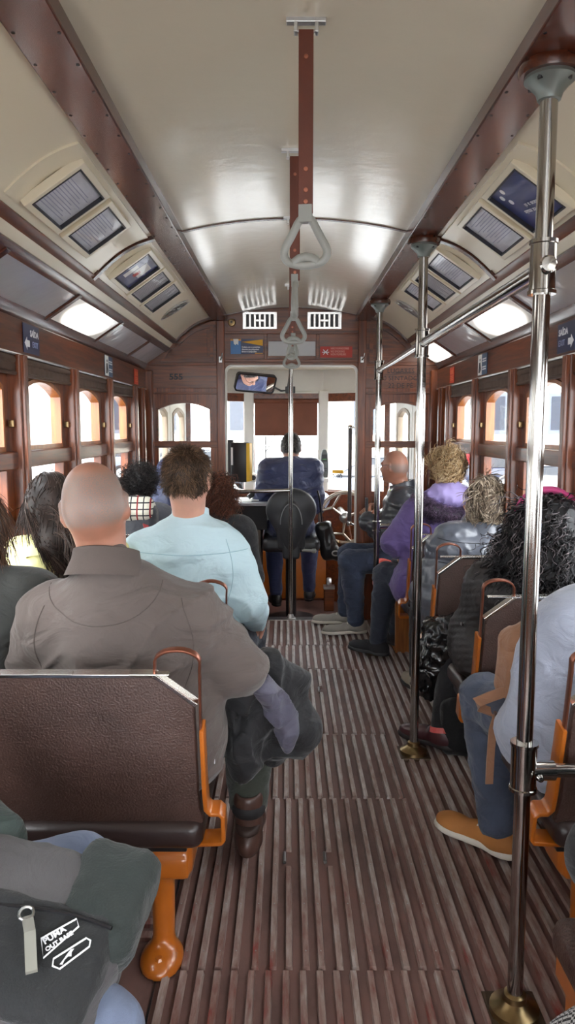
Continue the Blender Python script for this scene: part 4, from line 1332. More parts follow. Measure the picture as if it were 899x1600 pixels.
# ================================================================ OUTSIDE
def street():
    g = MB().box((-60, -30, -.75), (60, 70, -.6)).build('street_ground', plain('pale_paving', srgb(140, 139, 138), .85, var=.08, nscale=.6))
    struct(g)
    def facade(name, label, x0, x1, y0, y1, h, mat, rows, cols, side):
        b = empty(name, label, 'building')
        MB().box((x0, y0, -.6), (x1, y1, h)).build('wall', mat, b)
        L = (y1 - y0) if side in 'ew' else (x1 - x0)
        for r in range(rows):
            for c in range(cols):
                u = (c + .5) / cols * L
                z = 1.2 + r * 3.1
                wv, hh = .55, .95
                if side in 'ew':
                    xx = x1 if side == 'e' else x0
                    d = .06 if side == 'e' else -.06
                    lo, hi = (min(xx, xx + d), y0 + u - wv, z), (max(xx, xx + d), y0 + u + wv, z + 2 * hh)
                else:
                    lo, hi = (x0 + u - wv, y0 - .06, z), (x0 + u + wv, y0, z + 2 * hh)
                f = MB().box(lo, hi).build('window', plain('grey_shutter', srgb(92, 98, 110), .5), b)
                lo2, hi2 = Vector(lo), Vector(hi)
                m = (lo2 + hi2) / 2
                a = (hi2 - lo2) / 2 * .8
                a[0 if side in 'ew' else 1] = .05
                MB().box(m - a, m + a).build('pane', plain('facade_glass', srgb(44, 50, 62), .1), f)
        return b
    facade('building', 'pale terraced building seen through the left side windows', -26, -14, -12, 5, 13, plain('cream_render', srgb(226, 222, 214), .8), 3, 6, 'e')
    facade('building', 'pale grey building with shutters beyond the left windows', -27, -15, 6, 24, 15, plain('grey_render', srgb(206, 208, 212), .8), 4, 6, 'e')
    facade('building', 'white building across the street on the right', 15, 26, -8, 16, 12, plain('white_render', srgb(232, 232, 230), .8), 3, 7, 'w')
    facade('building', 'yellow and white shop building ahead of the tram', 2, 20, 34, 44, 12, plain('warm_render', srgb(228, 218, 196), .8), 3, 6, 's')
    facade('building', 'pale building ahead to the left of the tram', -22, -1, 38, 48, 14, plain('cream_render', (0, 0, 0)), 4, 7, 's')
    tag(MB().box((4.2, 30.2, 4.6), (6.4, 30.5, 6.2)).build('shop_sign', plain('yellow_sign', srgb(190, 140, 30), .5), bevel=.02), 'yellow shop sign ahead of the tram to the right', 'sign')
    tag(MB().tube([(4.2, 30.35, -.6), (4.2, 30.35, 6.4)], .07, 10).build('sign_post', STEEL), 'steel post of the yellow shop sign', 'post')
    def car(label, loc, rz, c):
        r = empty('car', label, 'car', 'cars in the street')
        M = Matrix.Translation(loc) @ Matrix.Rotation(rz, 4, 'Z')
        def put(mb, nm, mt, bev=0, sm=False, par=r):
            o = mb.build(nm, mt, par, bevel=bev, smooth=sm)
            o.matrix_local = M
            return o
        low = [(-2.05, .32), (2.05, .32), (2.12, .55), (2.02, .78), (1.1, .93), (-1.75, .98), (-2.08, .8), (-2.12, .5)]
        put(MB().prism(low, 'y', -.86, .86), 'body', plain('car_paint_' + c[0], c[1], .25, coat=.8, var=.02), .09, True)
        cab = [(1.1, .92), (.35, 1.38), (-1.05, 1.44), (-1.8, .97)]
        rg = [[(a, s_ * (.80 if b < 1.2 else .66), b) for a, b in cab] for s_ in (-1, 1)]
        put(MB().loft(rg), 'cabin', plain('car_glass', srgb(24, 28, 36), .08), .05, True)
        rf = [(.36, 1.37), (-1.05, 1.43), (-1.05, 1.46), (.34, 1.40)]
        put(MB().prism(rf, 'y', -.66, .66), 'roof', plain('car_paint_' + c[0], c[1]), .01)
        for wx in (-1.3, 1.3):
            for sy in (-1, 1):
                put(MB().lathe([(.0001, -.11), (.2, -.11), (.31, -.1), (.32, 0), (.31, .1), (.2, .11), (.0001, .11)], (wx, sy * .78, .32), 24, 'y'), 'wheel', plain('tyre_rubber', srgb(30, 30, 32), .7), 0, True)
                put(MB().lathe([(.0001, -.125), (.17, -.12), (.19, -.1), (.19, .1), (.17, .12), (.0001, .125)], (wx, sy * .78, .32), 16, 'y'), 'hubcap', STEEL)
        mb = MB()
        for sy in (-.6, .6):
            mb.box((2.02, sy - .18, .6), (2.11, sy + .18, .74))
        put(mb, 'headlights', OFFW, .02)
        return r
    car('silver car ahead to the right, seen beside the driver', (2.3, 18, -.6), R(168), ('silver', srgb(110, 116, 126)))
    car('dark blue car behind the silver one ahead', (5.6, 22, -.6), R(172), ('dark_blue', srgb(34, 42, 66)))
    car('white car ahead, right of the windscreen post', (4.9, 14.2, -.6), R(160), ('white', srgb(150, 152, 156)))
    car('grey car ahead on the left seen through the door glass', (-2.6, 24, -.6), R(12), ('grey', srgb(70, 76, 86)))
    car('silver estate car far ahead on the left', (-5.4, 30, -.6), R(8), ('silver', (0, 0, 0)))
    car('blue grey car parked beyond the right windows', (6.2, 11.5, -.6), R(80), ('blue_grey', srgb(62, 78, 100)))
    # traffic signals beyond the right windows
    t = empty('traffic_signal', 'traffic signal with red ringed road signs beyond the right windows', 'signal')
    MB().tube([(3.55, 14.0, -.6), (3.55, 14.0, 3.2)], .045, 10).build('pole', plain('dark_pole', srgb(70, 74, 80), .5), t)
    MB().box((3.42, 13.8, 1.45), (3.68, 14.0, 2.1)).build('signal_box', BLACK, t, bevel=.03)
    mb = MB()
    for zz in (1.62, 1.92):
        mb.lathe([(.0001, -.06), (.09, -.06), (.1, 0)], (3.55, 13.8, zz), 18, 'y')
    mb.build('lenses', plain('signal_lens', srgb(90, 96, 100), .2), t)
    for zz in (1.05, 2.5):
        MB().lathe([(.2, -.02), (.27, -.02), (.27, .01), (.2, .01)], (3.55, 13.85, zz), 28, 'y').build('red_ring', plain('sign_red', srgb(196, 40, 44), .4), t)
        MB().lathe([(.0001, -.01), (.2, -.01), (.2, .008), (.0001, .008)], (3.55, 13.85, zz), 28, 'y').build('sign_face', INKW, t)
    # overhead line mast left
    m = empty('line_mast', 'thin overhead line mast beyond the left windows', 'mast')
    MB().tube([(-3.6, 9.8, -.6), (-3.6, 9.8, 5)], .03, 8).build('pole', STEEL, m)
    mb = MB()
    for zz in (1.7, 1.85, 2.0, 2.2):
        mb.tube([(-3.75, 9.8, zz), (-3.45, 9.8, zz)], .012, 6)
    mb.build('cross_arms', STEEL, m)
    # windscreen wiper
    wp = empty('windscreen_wiper', 'black windscreen wiper standing at the left of the front windscreen', 'wiper')
    MB().tube([(-.21, 6.985, .93), (-.205, 7.0, 1.42)], .005, 8).build('arm', BLACK, wp)
    MB().tube([(-.245, 6.995, 1.30), (-.205, 6.99, 1.27), (-.12, 6.995, 1.43)], .006, 8).build('blade', BLACK, wp)
    # price sticker on the right facet glass
    st = empty('price_sticker', 'yellow price sticker reading 2.90 on the front right glass', 'sticker')
    M = frame((.42, 6.905, 1.045), (.93, -.39, 0), (0, 0, 1))
    q = MB().box((0, .03, -.001), (.11, .06, .001)).build('yellow_band', plain('yellow_print', (0, 0, 0)), st); q.matrix_local = M
    text('2.90', .058, M @ Matrix.Translation((0, -.02, .0)), INK, 'price', st, bold=.001)
street()
# ================================================================ PEOPLE
def rotz(a): return np.array([[math.cos(a), -math.sin(a), 0], [math.sin(a), math.cos(a), 0], [0, 0, 1]])
def rotx(a): return np.array([[1, 0, 0], [0, math.cos(a), -math.sin(a)], [0, math.sin(a), math.cos(a)]])
def roty(a): return np.array([[math.cos(a), 0, math.sin(a)], [0, 1, 0], [-math.sin(a), 0, math.cos(a)]])
def unit(v):
    v = A(v)
    return v / (np.linalg.norm(v) + 1e-9)
def skin_mat(name, c, stubble=None):
    m, nt, b = nodes_of(name)
    n = N(nt, 'ShaderNodeTexNoise', i_Scale=14, i_Detail=5)
    nt.links.new(coords(nt), n.inputs[0])
    base = ramp(nt, n.outputs[0], [(.3, mul(c, .88)), (.7, (min(1, c[0] * 1.1), c[1] * 1.03, c[2]))])
    if stubble:
        at = N(nt, 'ShaderNodeAttribute', attribute_name='stub')
        n3 = N(nt, 'ShaderNodeTexNoise', i_Scale=420, i_Detail=2)
        nt.links.new(coords(nt), n3.inputs[0])
        ml = N(nt, 'ShaderNodeMath', operation='MULTIPLY')
        nt.links.new(at.outputs['Fac'], ml.inputs[0])
        mr = N(nt, 'ShaderNodeMapRange')
        mr.inputs['From Min'].default_value = .35; mr.inputs['From Max'].default_value = .6
        mr.inputs['To Min'].default_value = .35; mr.inputs['To Max'].default_value = 1
        nt.links.new(n3.outputs[0], mr.inputs[0])
        nt.links.new(mr.outputs[0], ml.inputs[1])
        mx = N(nt, 'ShaderNodeMix', data_type='RGBA')
        nt.links.new(ml.outputs[0], mx.inputs['Factor'])
        nt.links.new(base, mx.inputs['A'])
        mx.inputs['B'].default_value = (*stubble, 1)
        base = mx.outputs['Result']
    nt.links.new(base, b.inputs['Base Color'])
    b.inputs['Roughness'].default_value = .45
    b.inputs['Subsurface Weight'].default_value = .12
    b.inputs['Subsurface Radius'].default_value = (.012, .005, .003)
    b.inputs['Subsurface Scale'].default_value = .6
    n2 = N(nt, 'ShaderNodeTexNoise', i_Scale=180, i_Detail=3)
    nt.links.new(coords(nt), n2.inputs[0])
    bump(nt, b, n2.outputs[0], .12, .001)
    return m
def hair_mat(name, dark, mid, light):
    if name in MATS: return MATS[name]
    m, nt, b = nodes_of(name)
    at = N(nt, 'ShaderNodeAttribute', attribute_name='rnd')
    nt.links.new(ramp(nt, at.outputs['Fac'], [(.1, dark), (.5, mid), (.95, light)]), b.inputs['Base Color'])
    b.inputs['Roughness'].default_value = .48
    b.inputs['Specular IOR Level'].default_value = .35
    MATS[name] = m
    return m
def cloth(name, c, rough=.85, weave=.25, scale=900, var=.08, sheen=.15, **kw):
    kw.setdefault('wrinkle', .5)
    return plain(name, c, rough, 0, var, kw.pop('nscale', 7), weave, scale, 0, sheen, **kw)
from mathutils.bvhtree import BVHTree
def seam(o, pts, mat, r=.0016, name='seam', d=(0, 1, 0), off=.0005):
    """stitched line laid on a garment where rays from pts along d meet it"""
    me = o.data
    t = BVHTree.FromPolygons([v.co for v in me.vertices], [tuple(p.vertices) for p in me.polygons])
    d = Vector(d).normalized()
    ps = []
    for p in pts:
        h = t.ray_cast(Vector(p) - d * 1.0, d)
        if h[0] is not None and (not ps or (h[0] - ps[-1]).length < .08):
            ps.append(h[0] - d * off)
    if len(ps) > 2:
        return MB().tube(ps, r, 5).build(name, mat, o, smooth=True)
EYE_W = plain('eye_white', srgb(225, 222, 216), .2, var=.02)
EYE_I = plain('eye_iris', srgb(58, 44, 34), .2)
LIP = plain('lip_skin', srgb(168, 104, 92), .4, var=.06)
def folds(amp, f=(9, 9, 5), seed=0, amp2=None, tilt=0):
    amp2 = amp * .45 if amp2 is None else amp2
    ct, st_ = math.cos(tilt), math.sin(tilt)
    def d(x, y, z):
        x, z = x * ct + z * st_, z * ct - x * st_
        wv = vnoise(x * 5 + seed, y * 5, z * 5 + seed) * 1.6
        a = 1 - np.abs(2 * vnoise(x * f[0] + wv + seed, y * f[1] + wv, z * f[2] + seed * .7 + wv) - 1)
        b = 1 - np.abs(2 * vnoise(x * f[0] * 2.3 + seed + 9, y * f[1] * 2.3 + wv, z * f[2] * 2.3) - 1)
        return amp * (.5 - a ** 3) + amp2 * (.5 - b ** 2)
    return d
def skeleton(seat, yaw=0, s=1., lean=0, roll=0, twist=0, head=(0, 0, 0), shw=.185, over=None, hipw=.095, legs=None):
    seat = A(seat)
    Y_ = rotz(yaw)
    TR = Y_ @ roty(roll) @ rotx(-lean)
    UR = TR @ rotz(twist)
    pel = seat + A([0, 0, .09 * s])
    J = {'pel': pel, 's': s, 'TR': TR, 'UR': UR, 'Y': Y_, 'shw': shw * s}
    J['wai'] = pel + TR @ A([0, -.005, .17]) * s
    J['che'] = pel + UR @ A([0, 0, .345]) * s
    J['nek'] = pel + UR @ A([0, .005, .515]) * s
    for n, sg in (('L', -1), ('R', 1)):
        J['sh' + n] = pel + UR @ A([sg * shw, 0, .445]) * s
        J['elb' + n] = pel + UR @ A([sg * (shw + .06), .05, .17]) * s
        J['wr' + n] = pel + UR @ A([sg * (shw - .03), .27, .1]) * s
        J['hip' + n] = pel + Y_ @ A([sg * hipw, .03, -.005]) * s
        J['knee' + n] = pel + Y_ @ A([sg * (hipw + .02), .46, .0]) * s
        J['ank' + n] = J['knee' + n] * A([1, 1, 0]) + Y_ @ A([0, -.02, 0]) + A([0, 0, max(seat[2] - .375 * s, .09)])
        J['foot' + n] = Y_ @ A([sg * .15, 1, 0])
    J['HR'] = Y_ @ rotz(head[0]) @ roty(head[2]) @ rotx(-head[1])
    hb = J['nek'] + UR @ A([0, .015, .05]) * s
    J['hc'] = hb + J['HR'] @ A([0, .03, .105]) * s
    J['hb'] = hb
    for k, v in (over or {}).items():
        J[k] = A(v)
    for n in 'LR':                       # keep limbs clear of the side walls
        for k in ('elb', 'wr', 'knee', 'ank'):
            J[k + n][0] = min(max(J[k + n][0], -.95), 1.02)
    return J
def p_torso(J, t=0, b=1., chest=1., belly=0):
    s, T, U, w_ = J['s'], J['TR'], J['UR'], J['shw']
    up = U[:, 2]
    r = []
    r.append(el(J['pel'] + T @ A([0, -.01, .0]) * s, A([.172 * b, .135 * b, .13]) * s + t, T, .06))
    r.append(el(J['wai'], A([.152 * b, .118 * b, .17]) * s + t, T, .08))
    if belly:
        r.append(el(J['wai'] + T @ A([0, .05, -.04]) * s, A([.15 * b, .12 * b + belly, .13]) * s + t, T, .08))
    r.append(el(J['che'] + U @ A([0, 0, .02]) * s, np.append(A([w_ * .90 / s * chest, .122 * b]), .17) * s + t, U, .08))
    shl, shr = J['shL'], J['shR']
    m = (shl + shr) / 2
    r.append(rc(m + (shl - m) * .88 - up * .03, m + (shr - m) * .88 - up * .03, .060 * s + t * .8, k=.06))
    for q in (shl, shr):
        r.append(rc(J['nek'] - up * .035 * s, m + (q - m) * .7 - up * .004 * s, .045 * s + t * .5, .046 * s + t * .7, .05))
    return r
def p_arms(J, t=0, a=1., q=None, end=1., sides='LR', t2=None):
    s = J['s']
    t2 = t if t2 is None else t2
    r = []
    for n in sides:
        S, E, Wr = J['sh' + n], J['elb' + n], J['wr' + n]
        r.append(rc(S, E, .060 * s * a + t, .047 * s * a + t, .07, q))
        W2 = E + (Wr - E) * end
        r.append(rc(E, W2, .047 * s * a + t, .036 * s * a + t2, .03, q))
    return r
def p_legs(J, t=0, a=1., end=1., sides='LR'):
    s = J['s']
    r = []
    for n in sides:
        H, K, An = J['hip' + n], J['knee' + n], J['ank' + n]
        r.append(rc(H, K, .092 * s * a + t, .066 * s * a + t, .06))
        Ae = K + (An - K) * end
        r.append(rc(K, Ae, .063 * s * a + t, .043 * s * a + t, .04))
        cv = K + (An - K) * .3 - unit(A([*unit(J['foot' + n])[:2], 0])) * .012
        r.append(rc(cv, K + (An - K) * .55, .052 * s * a + t, .04 * s * a + t, .05))
    return r
def p_nband(J, r=.074, h=.012):
    s, u = J['s'], J['UR'][:, 2]
    return [rc(J['nek'] - u * .05 * s, J['nek'] + u * h * s, (r + .01) * s, r * s, .05)]
def p_neck(J, t=0, nk=1.):
    s = J['s']
    return [rc(J['nek'] - J['UR'][:, 2] * .03 * s, J['hb'] + J['HR'] @ A([0, .01, .05]) * s, .060 * s * nk + t, .056 * s * nk + t, .03)]
def headp(J, hs=1., ear=1.):
    H, c = J['HR'], J['hc']
    hs = hs * J['s']
    W_ = lambda x, y, z: c + H @ A([x, y, z]) * hs
    r = [el(W_(0, -.012, .028), A([.076, .097, .092]) * hs, H, .03), el(W_(0, -.03, -.014), A([.068, .075, .068]) * hs, H, .04),
         el(W_(0, .03, -.055), A([.055, .062, .066]) * hs, H, .04), el(W_(0, .074, -.096), A([.026, .022, .022]) * hs, H, .03)]
    for e in (-1, 1):
        r.append(el(W_(e * .038, .058, -.03), A([.028, .03, .032]) * hs, H, .02))
    r.append(rc(W_(-.036, .082, .024), W_(.036, .082, .024), .013 * hs, k=.02))
    for e in (-1, 1):
        r.append(el(W_(e * .032, .1, .004), A([.017, .014, .011]) * hs, H, .012, 's'))
    r.append(rc(W_(0, .09, .018), W_(0, .115, -.025), .0095 * hs, .014 * hs, .012))
    for e in (-1, 1):
        r.append(el(W_(e * .012, .104, -.03), A([.009, .011, .008]) * hs, H, .008))
    r.append(el(W_(0, .088, -.058), A([.026, .014, .008]) * hs, H, .01))
    r.append(el(W_(0, .087, -.069), A([.022, .014, .008]) * hs, H, .01))
    r.append(rc(W_(-.022, .101, -.0635), W_(.022, .101, -.0635), .0028 * hs, k=.004, op='s'))
    for e in (-1, 1):
        E = H @ rotz(e * R(-24)) @ rotx(R(-8))
        r.append(el(W_(e * .079, -.012, -.004), A([.0085, .021, .033]) * hs * ear, E, .008))
        r.append(rc(W_(e * .083, -.02, .02), W_(e * .083, -.018, -.022), .006 * hs, k=.006))
        r.append(el(W_(e * .088, .0, .0), A([.006, .011, .017]) * hs, E, .005, 's'))
    return r
def handp(w_, d, nrm, side, s=1., curl=.5, spread=0.):
    w_, d = A(w_), unit(d)
    nrm = unit(A(nrm) - d * (A(nrm) @ d))
    lat = unit(np.cross(d, nrm)) * side        # towards the thumb
    M = np.stack([lat, d, nrm], 1)
    r = [bx(w_ + d * .048 * s, A([.041, .046, .0145]) * s, M, .013 * s, .012), rc(w_ - d * .03 * s, w_ + d * .02 * s, .026 * s, .025 * s, .02)]
    for i, (o, L) in enumerate(zip((.031, .0105, -.0105, -.030), (.070, .079, .073, .057))):
        p = w_ + (d * .088 + lat * o) * s
        ang = 0
        for j, f in enumerate((.45, .31, .24)):
            ang += curl * (.75, 1.0, .75)[j] + .04 * i * curl
            dd = unit(d * math.cos(ang) + nrm * math.sin(ang) + lat * spread * (1.5 - i))
            q = p + dd * L * f * s
            r.append(rc(p, q, (.0098, .0086, .0078)[j] * s, (.0088, .008, .0068)[j] * s, .004))
            p = q
    p = w_ + (d * .022 + lat * .034) * s
    for L, a_, b_, c_, rr in ((.042, .55, .75, .25, .0125), (.032, .75, .35, .5, .0105), (.026, .8, .1, .6, .0088)):
        q = p + unit(d * a_ + lat * b_ + nrm * c_) * L * s
        r.append(rc(p, q, rr * s, rr * .9 * s, .006))
        p = q
    return r
def body_mesh(name, J, root, sk, hs=1., b=1., nk=1., hands=None, stub=None, ear=1., hand_s=1., fine=.0048):
    """the figure's own skin: torso and limbs coarse, head, neck and hands fine, all of one field"""
    prs = p_torso(J, -.012, b) + p_arms(J, -.004) + p_legs(J, -.008) + p_neck(J, 0, nk)
    for n in 'LR':
        f = unit(J['foot' + n])
        prs.append(rc(J['ank' + n] - A([0, 0, .03]), J['ank' + n] + f * .12 - A([0, 0, .045]), .036, .026, .03))
    zc = J['nek'] + J['UR'][:, 2] * .012
    up = J['UR'][:, 2]
    cutb = lambda X_, Y_, Z_: (X_ - zc[0]) * up[0] + (Y_ - zc[1]) * up[1] + (Z_ - zc[2]) * up[2]
    P1_ = sdf_mesh(prs, .015, cut=cutb)
    c = J['hc']
    hp = p_neck(J, 0, nk) + headp(J, hs, ear)
    zl = zc - up * .022
    cuth = lambda X_, Y_, Z_: -((X_ - zl[0]) * up[0] + (Y_ - zl[1]) * up[1] + (Z_ - zl[2]) * up[2])
    P2_ = sdf_mesh(hp, fine, cut=cuth)
    parts = [(*P1_, 0), (*P2_, 0)]
    H = J['HR']; q = hs * J['s']
    for e in (-1, 1):
        parts.append((*sphere_np(c + H @ A([e * .031, .079, .004]) * q, .0125 * q), 1))
        parts.append((*sphere_np(c + H @ A([e * .031, .0875, .004]) * q, .0056 * q, 8, 4), 2))
    lips = rc(c + H @ A([-.02, .0935, -.0635]) * q, c + H @ A([.02, .0935, -.0635]) * q, .0075 * q)
    parts.append((*sdf_mesh([lips], .003), 3))
    for h in hands or []:
        n, d, nr, cu = h[:4]
        parts.append((*sdf_mesh(handp(J['wr' + n] + unit(d) * .01, d, nr, 1 if n == 'R' else -1, hand_s * J['s'], cu, *(h[4:])), .0042), 0))
    nv = [len(p[0]) for p in parts]
    st = np.zeros(sum(nv))
    if stub:
        V = (P2_[0] - c) @ H / q
        zz = np.interp(V[:, 1], [-.11, -.05, -.01, .04, .075, .09], [-.06, -.05, -.005, .03, .07, .2])
        g = np.clip((V[:, 2] - zz) / .02, 0, 1) * np.clip((stub - V[:, 2]) / .03 + .12, .12, 1)
        st[nv[0]:nv[0] + nv[1]] = g
    o = mesh_np(name, parts, [sk, EYE_W, EYE_I, LIP], root, {'stub': st})
    return o
def shoe(J, n, root, mat, sole, L=.25, boot=0, name='shoe', tip=0, wd=1.):
    a = J['ank' + n].copy(); f = unit(A([*J['foot' + n][:2], 0]))
    z0 = a[2] - .085 - boot * 0
    F3 = np.stack([A([f[1], -f[0], 0]), f, A([0, 0, 1])], 1)
    if tip: F3 = F3 @ rotx(-tip)
    f = F3[:, 1]; up = F3[:, 2]
    h0 = a - up * .085
    prs = [el(h0 - f * .035 + up * .042, A([.036 * wd, .045, .048]), F3, .03), rc(h0 + up * .045, h0 + f * .08 + up * .042, .038 * wd, .036, .03),
           el(h0 + f * (L - .11) + up * .03, A([.046 * wd, .082, .038]), F3, .04), rc(a + up * (boot - .005), h0 + up * .05, .047 + boot * .05, .044, .03),
           el(a + up * (boot + .035), A([.038, .04, .04]), F3, .01, 's')]
    cut = lambda X_, Y_, Z_: -((X_ - h0[0]) * up[0] + (Y_ - h0[1]) * up[1] + (Z_ - h0[2]) * up[2] - .006)
    v, q = sdf_mesh(prs, .0062, cut=cut)
    so = [el(h0 - f * .03 + up * .012, A([.041 * wd, .052, .03]), F3, .03), rc(h0 + up * .012, h0 + f * .09 + up * .012, .036 * wd, .04, .03), el(h0 + f * (L - .11) + up * .012, A([.051 * wd, .09, .03]), F3, .03)]
    c2 = lambda X_, Y_, Z_: np.maximum(-((X_ - h0[0]) * up[0] + (Y_ - h0[1]) * up[1] + (Z_ - h0[2]) * up[2] - .001), (X_ - h0[0]) * up[0] + (Y_ - h0[1]) * up[1] + (Z_ - h0[2]) * up[2] - .026)
    v2, q2 = sdf_mesh(so, .006, cut=c2)
    o = mesh_np(name, [(v, q, 0)], [mat], root)
    mesh_np('sole', [(v2, q2, 0)], [sole], o)
    lc = MB()
    if boot < .06:
        for i in range(4):
            c = h0 + f * (.045 + .022 * i) + up * (.088 - .009 * i)
            s_ = F3[:, 0]
            lc.tube([c - s_ * .022 - up * .006, c + up * .004, c + s_ * .022 - up * .006], .003, 6)
        lc.build('laces', sole if mat is not sole else BLACK, o, smooth=True)
    return o
def garment(name, prims, root, mat, h=.0105, disp=None, cut=None, mats=None):
    return mesh_np(name, [(*sdf_mesh(prims, h, disp, cut=cut), 0)], mats or [mat], root)
def collar(J, root, mat, r0=.068, hgt=.045, t=.008, tilt=.12, name='collar', drop=.01, flare=.0):
    s = J['s']
    U = J['UR'] @ rotx(-tilt)
    c = J['nek'] + U[:, 2] * (-.01 - drop + .01) * s
    prof_o, n = [], 40
    rings = []
    for rr, z in ((r0 + .02 + flare, -.02), (r0 + t, hgt * .55), (r0 + t * .7, hgt), (r0, hgt + .002), (r0 - t * .3, hgt * .8), (r0 - t * .2, 0)):
        rings.append([Vector(c + U @ A([math.cos(2 * PI * k / n) * rr * s, math.sin(2 * PI * k / n) * rr * .95 * s, (z + .012 * -math.sin(2 * PI * k / n)) * s])) for k in range(n)])
    return MB().loft(rings, caps=False).build(name, mat, root, smooth=True)
def local_interp_cut(J, hs, ys, zs, wob=0):
    H, c, q = J['HR'], J['hc'], hs * J['s']
    def cut(X_, Y_, Z_):
        dx, dy, dz = X_ - c[0], Y_ - c[1], Z_ - c[2]
        ly = (dx * H[0, 1] + dy * H[1, 1] + dz * H[2, 1]) / q
        lz = (dx * H[0, 2] + dy * H[1, 2] + dz * H[2, 2]) / q
        return (np.interp(ly, ys, zs) - lz) * q * .75
    return cut
YS = [-.11, -.05, -.01, .035, .06, .085]
ZS_SHORT = [-.06, -.055, -.012, .012, .05, .075]
def grow(name, J, root, mat, shell, n, length, up_w=.4, comb=(0, -.3, -1), grav=0., curl=0., turns=2., r=.0012, S=7, jit=.25, cut=None, disp=None, h=.008, hs=1., lvar=.35, keep=None, taper=.35, out=0., rndscale=30, clump=0):
    H, c, q = J['HR'], J['hc'], hs * J['s']
    V, Q = sdf_mesh(shell, h, disp, cut=cut)
    nr = np.zeros_like(V)
    fn = np.cross(V[Q[:, 1]] - V[Q[:, 0]], V[Q[:, 2]] - V[Q[:, 0]])
    for i in range(4):
        np.add.at(nr, Q[:, i], fn)
    nr /= np.linalg.norm(nr, axis=1, keepdims=True) + 1e-9
    g = np.random.default_rng(len(name) + n)
    L_ = (V - c) @ H / q
    ok = np.nonzero(keep(L_))[0] if keep else np.arange(len(V))
    idx = ok[g.integers(0, len(ok), n)]
    p = V[idx] + g.normal(0, h * .35, (n, 3))
    nn = nr[idx]
    cb = H @ A(comb)
    tang = cb[None] - nn * (nn @ cb)[:, None]
    d = nn * up_w + tang / (np.linalg.norm(tang, axis=1, keepdims=True) + 1e-6) + g.normal(0, jit, (n, 3))
    if clump:
        cn = np.stack([vnoise(p[:, 0] * clump + 50 * k, p[:, 1] * clump, p[:, 2] * clump) - .5 for k in (1, 2, 3)], 1)
        d = d + cn * 2.2
    d /= np.linalg.norm(d, axis=1, keepdims=True)
    Ls = length * (1 + g.uniform(-lvar, lvar, n))
    P = [p]
    for i in range(1, S):
        d = d + A([0, 0, -grav])[None] + nn * out
        d /= np.linalg.norm(d, axis=1, keepdims=True)
        P.append(P[-1] + d * (Ls / (S - 1))[:, None])
    P = np.stack(P, 1)
    if curl:
        a = np.cross(d, A([.3, .5, .8])[None]); a /= np.linalg.norm(a, axis=1, keepdims=True) + 1e-9
        b = np.cross(d, a)
        ph = (vnoise(p[:, 0] * 25, p[:, 1] * 25, p[:, 2] * 25) * 12 + g.normal(0, .6, n))[:, None]
        t = np.linspace(0, 1, S)[None]
        am = (curl * np.minimum(t * 3, 1))[..., None]
        P = P + am * (np.cos(ph + t * turns * 2 * PI)[..., None] * a[:, None] + np.sin(ph + t * turns * 2 * PI)[..., None] * b[:, None])
    SV, SQ = strands_np(P, r * (1 + g.uniform(-.3, .4, n)), 3, taper)
    rv = np.concatenate([.25 * vnoise(V[:, 0] * rndscale, V[:, 1] * rndscale, V[:, 2] * rndscale * .4) + .05, np.repeat(np.clip(.55 * vnoise(p[:, 0] * rndscale, p[:, 1] * rndscale, p[:, 2] * rndscale * .5) + g.normal(.22, .2, n), 0, 1), S * 3)])
    return mesh_np(name, [(V, Q, 0), (SV, SQ, 0)], [mat], root, {'rnd': rv})
def cranium(J, t=.008, hs=1., low=True):
    H, c, q = J['HR'], J['hc'], hs * J['s']
    W_ = lambda x, y, z: c + H @ A([x, y, z]) * q
    r = [el(W_(0, -.012, .028), A([.076, .097, .092]) * q + t, H, .02)]
    if low:
        r.append(el(W_(0, -.03, -.014), A([.068, .075, .068]) * q + t, H, .03))
    return r
def hw(J, x, y, z, hs=1.):
    return J['hc'] + J['HR'] @ A([x, y, z]) * hs * J['s']
def glasses(J, root, mat, hs=1.):
    H, q = J['HR'], hs * J['s']
    mb = MB()
    for e in (-1, 1):
        mb.tube([hw(J, e * .033 + .024 * math.cos(t), .104 - .006 * abs(math.cos(t)), .004 + .018 * math.sin(t), hs) for t in np.linspace(0, 2 * PI, 21)[:-1]], .0022, 6, closed=True)
        mb.tube([hw(J, e * .057, .098, .008, hs), hw(J, e * .077, .075, .01, hs), hw(J, e * .083, -.005, .016, hs), hw(J, e * .083, -.03, -.002, hs)], .002, 6)
    mb.tube([hw(J, -.009, .106, .006, hs), hw(J, .009, .106, .006, hs)], .002, 6)
    g = mb.build('glasses', mat, root, smooth=True)
    l = MB()
    for e in (-1, 1):
        l.add([hw(J, e * .033 + .023 * math.cos(t), .103, .004 + .017 * math.sin(t), hs) for t in np.linspace(0, 2 * PI, 17)[:-1]], [tuple(range(16))])
    l.build('lens', PLEX, g)
def person(label, group=None):
    return empty('person', label, 'person')
SK1 = skin_mat('fair_skin', srgb(206, 158, 138), srgb(120, 108, 104))
SK2 = skin_mat('tanned_skin', srgb(170, 120, 99), srgb(128, 116, 110))
SK3 = skin_mat('olive_skin', srgb(160, 112, 86))
DENIM = cloth('blue_denim', srgb(52, 62, 84), .85, .4, 700, .22, nscale=11)
DENIM2 = cloth('dark_denim', srgb(36, 42, 56), .85, .4, 700, .2, nscale=11)
DENIM3 = cloth('pale_denim', srgb(112, 124, 150), .85, .4, 700, .18, nscale=9)
DKTR = cloth('black_cloth', srgb(24, 24, 28), .9, .2, 700, .12)
SOLE_W = plain('off_white_sole', srgb(214, 208, 196), .55, var=.05)
SOLE_K = plain('dark_sole', srgb(36, 30, 30), .6)

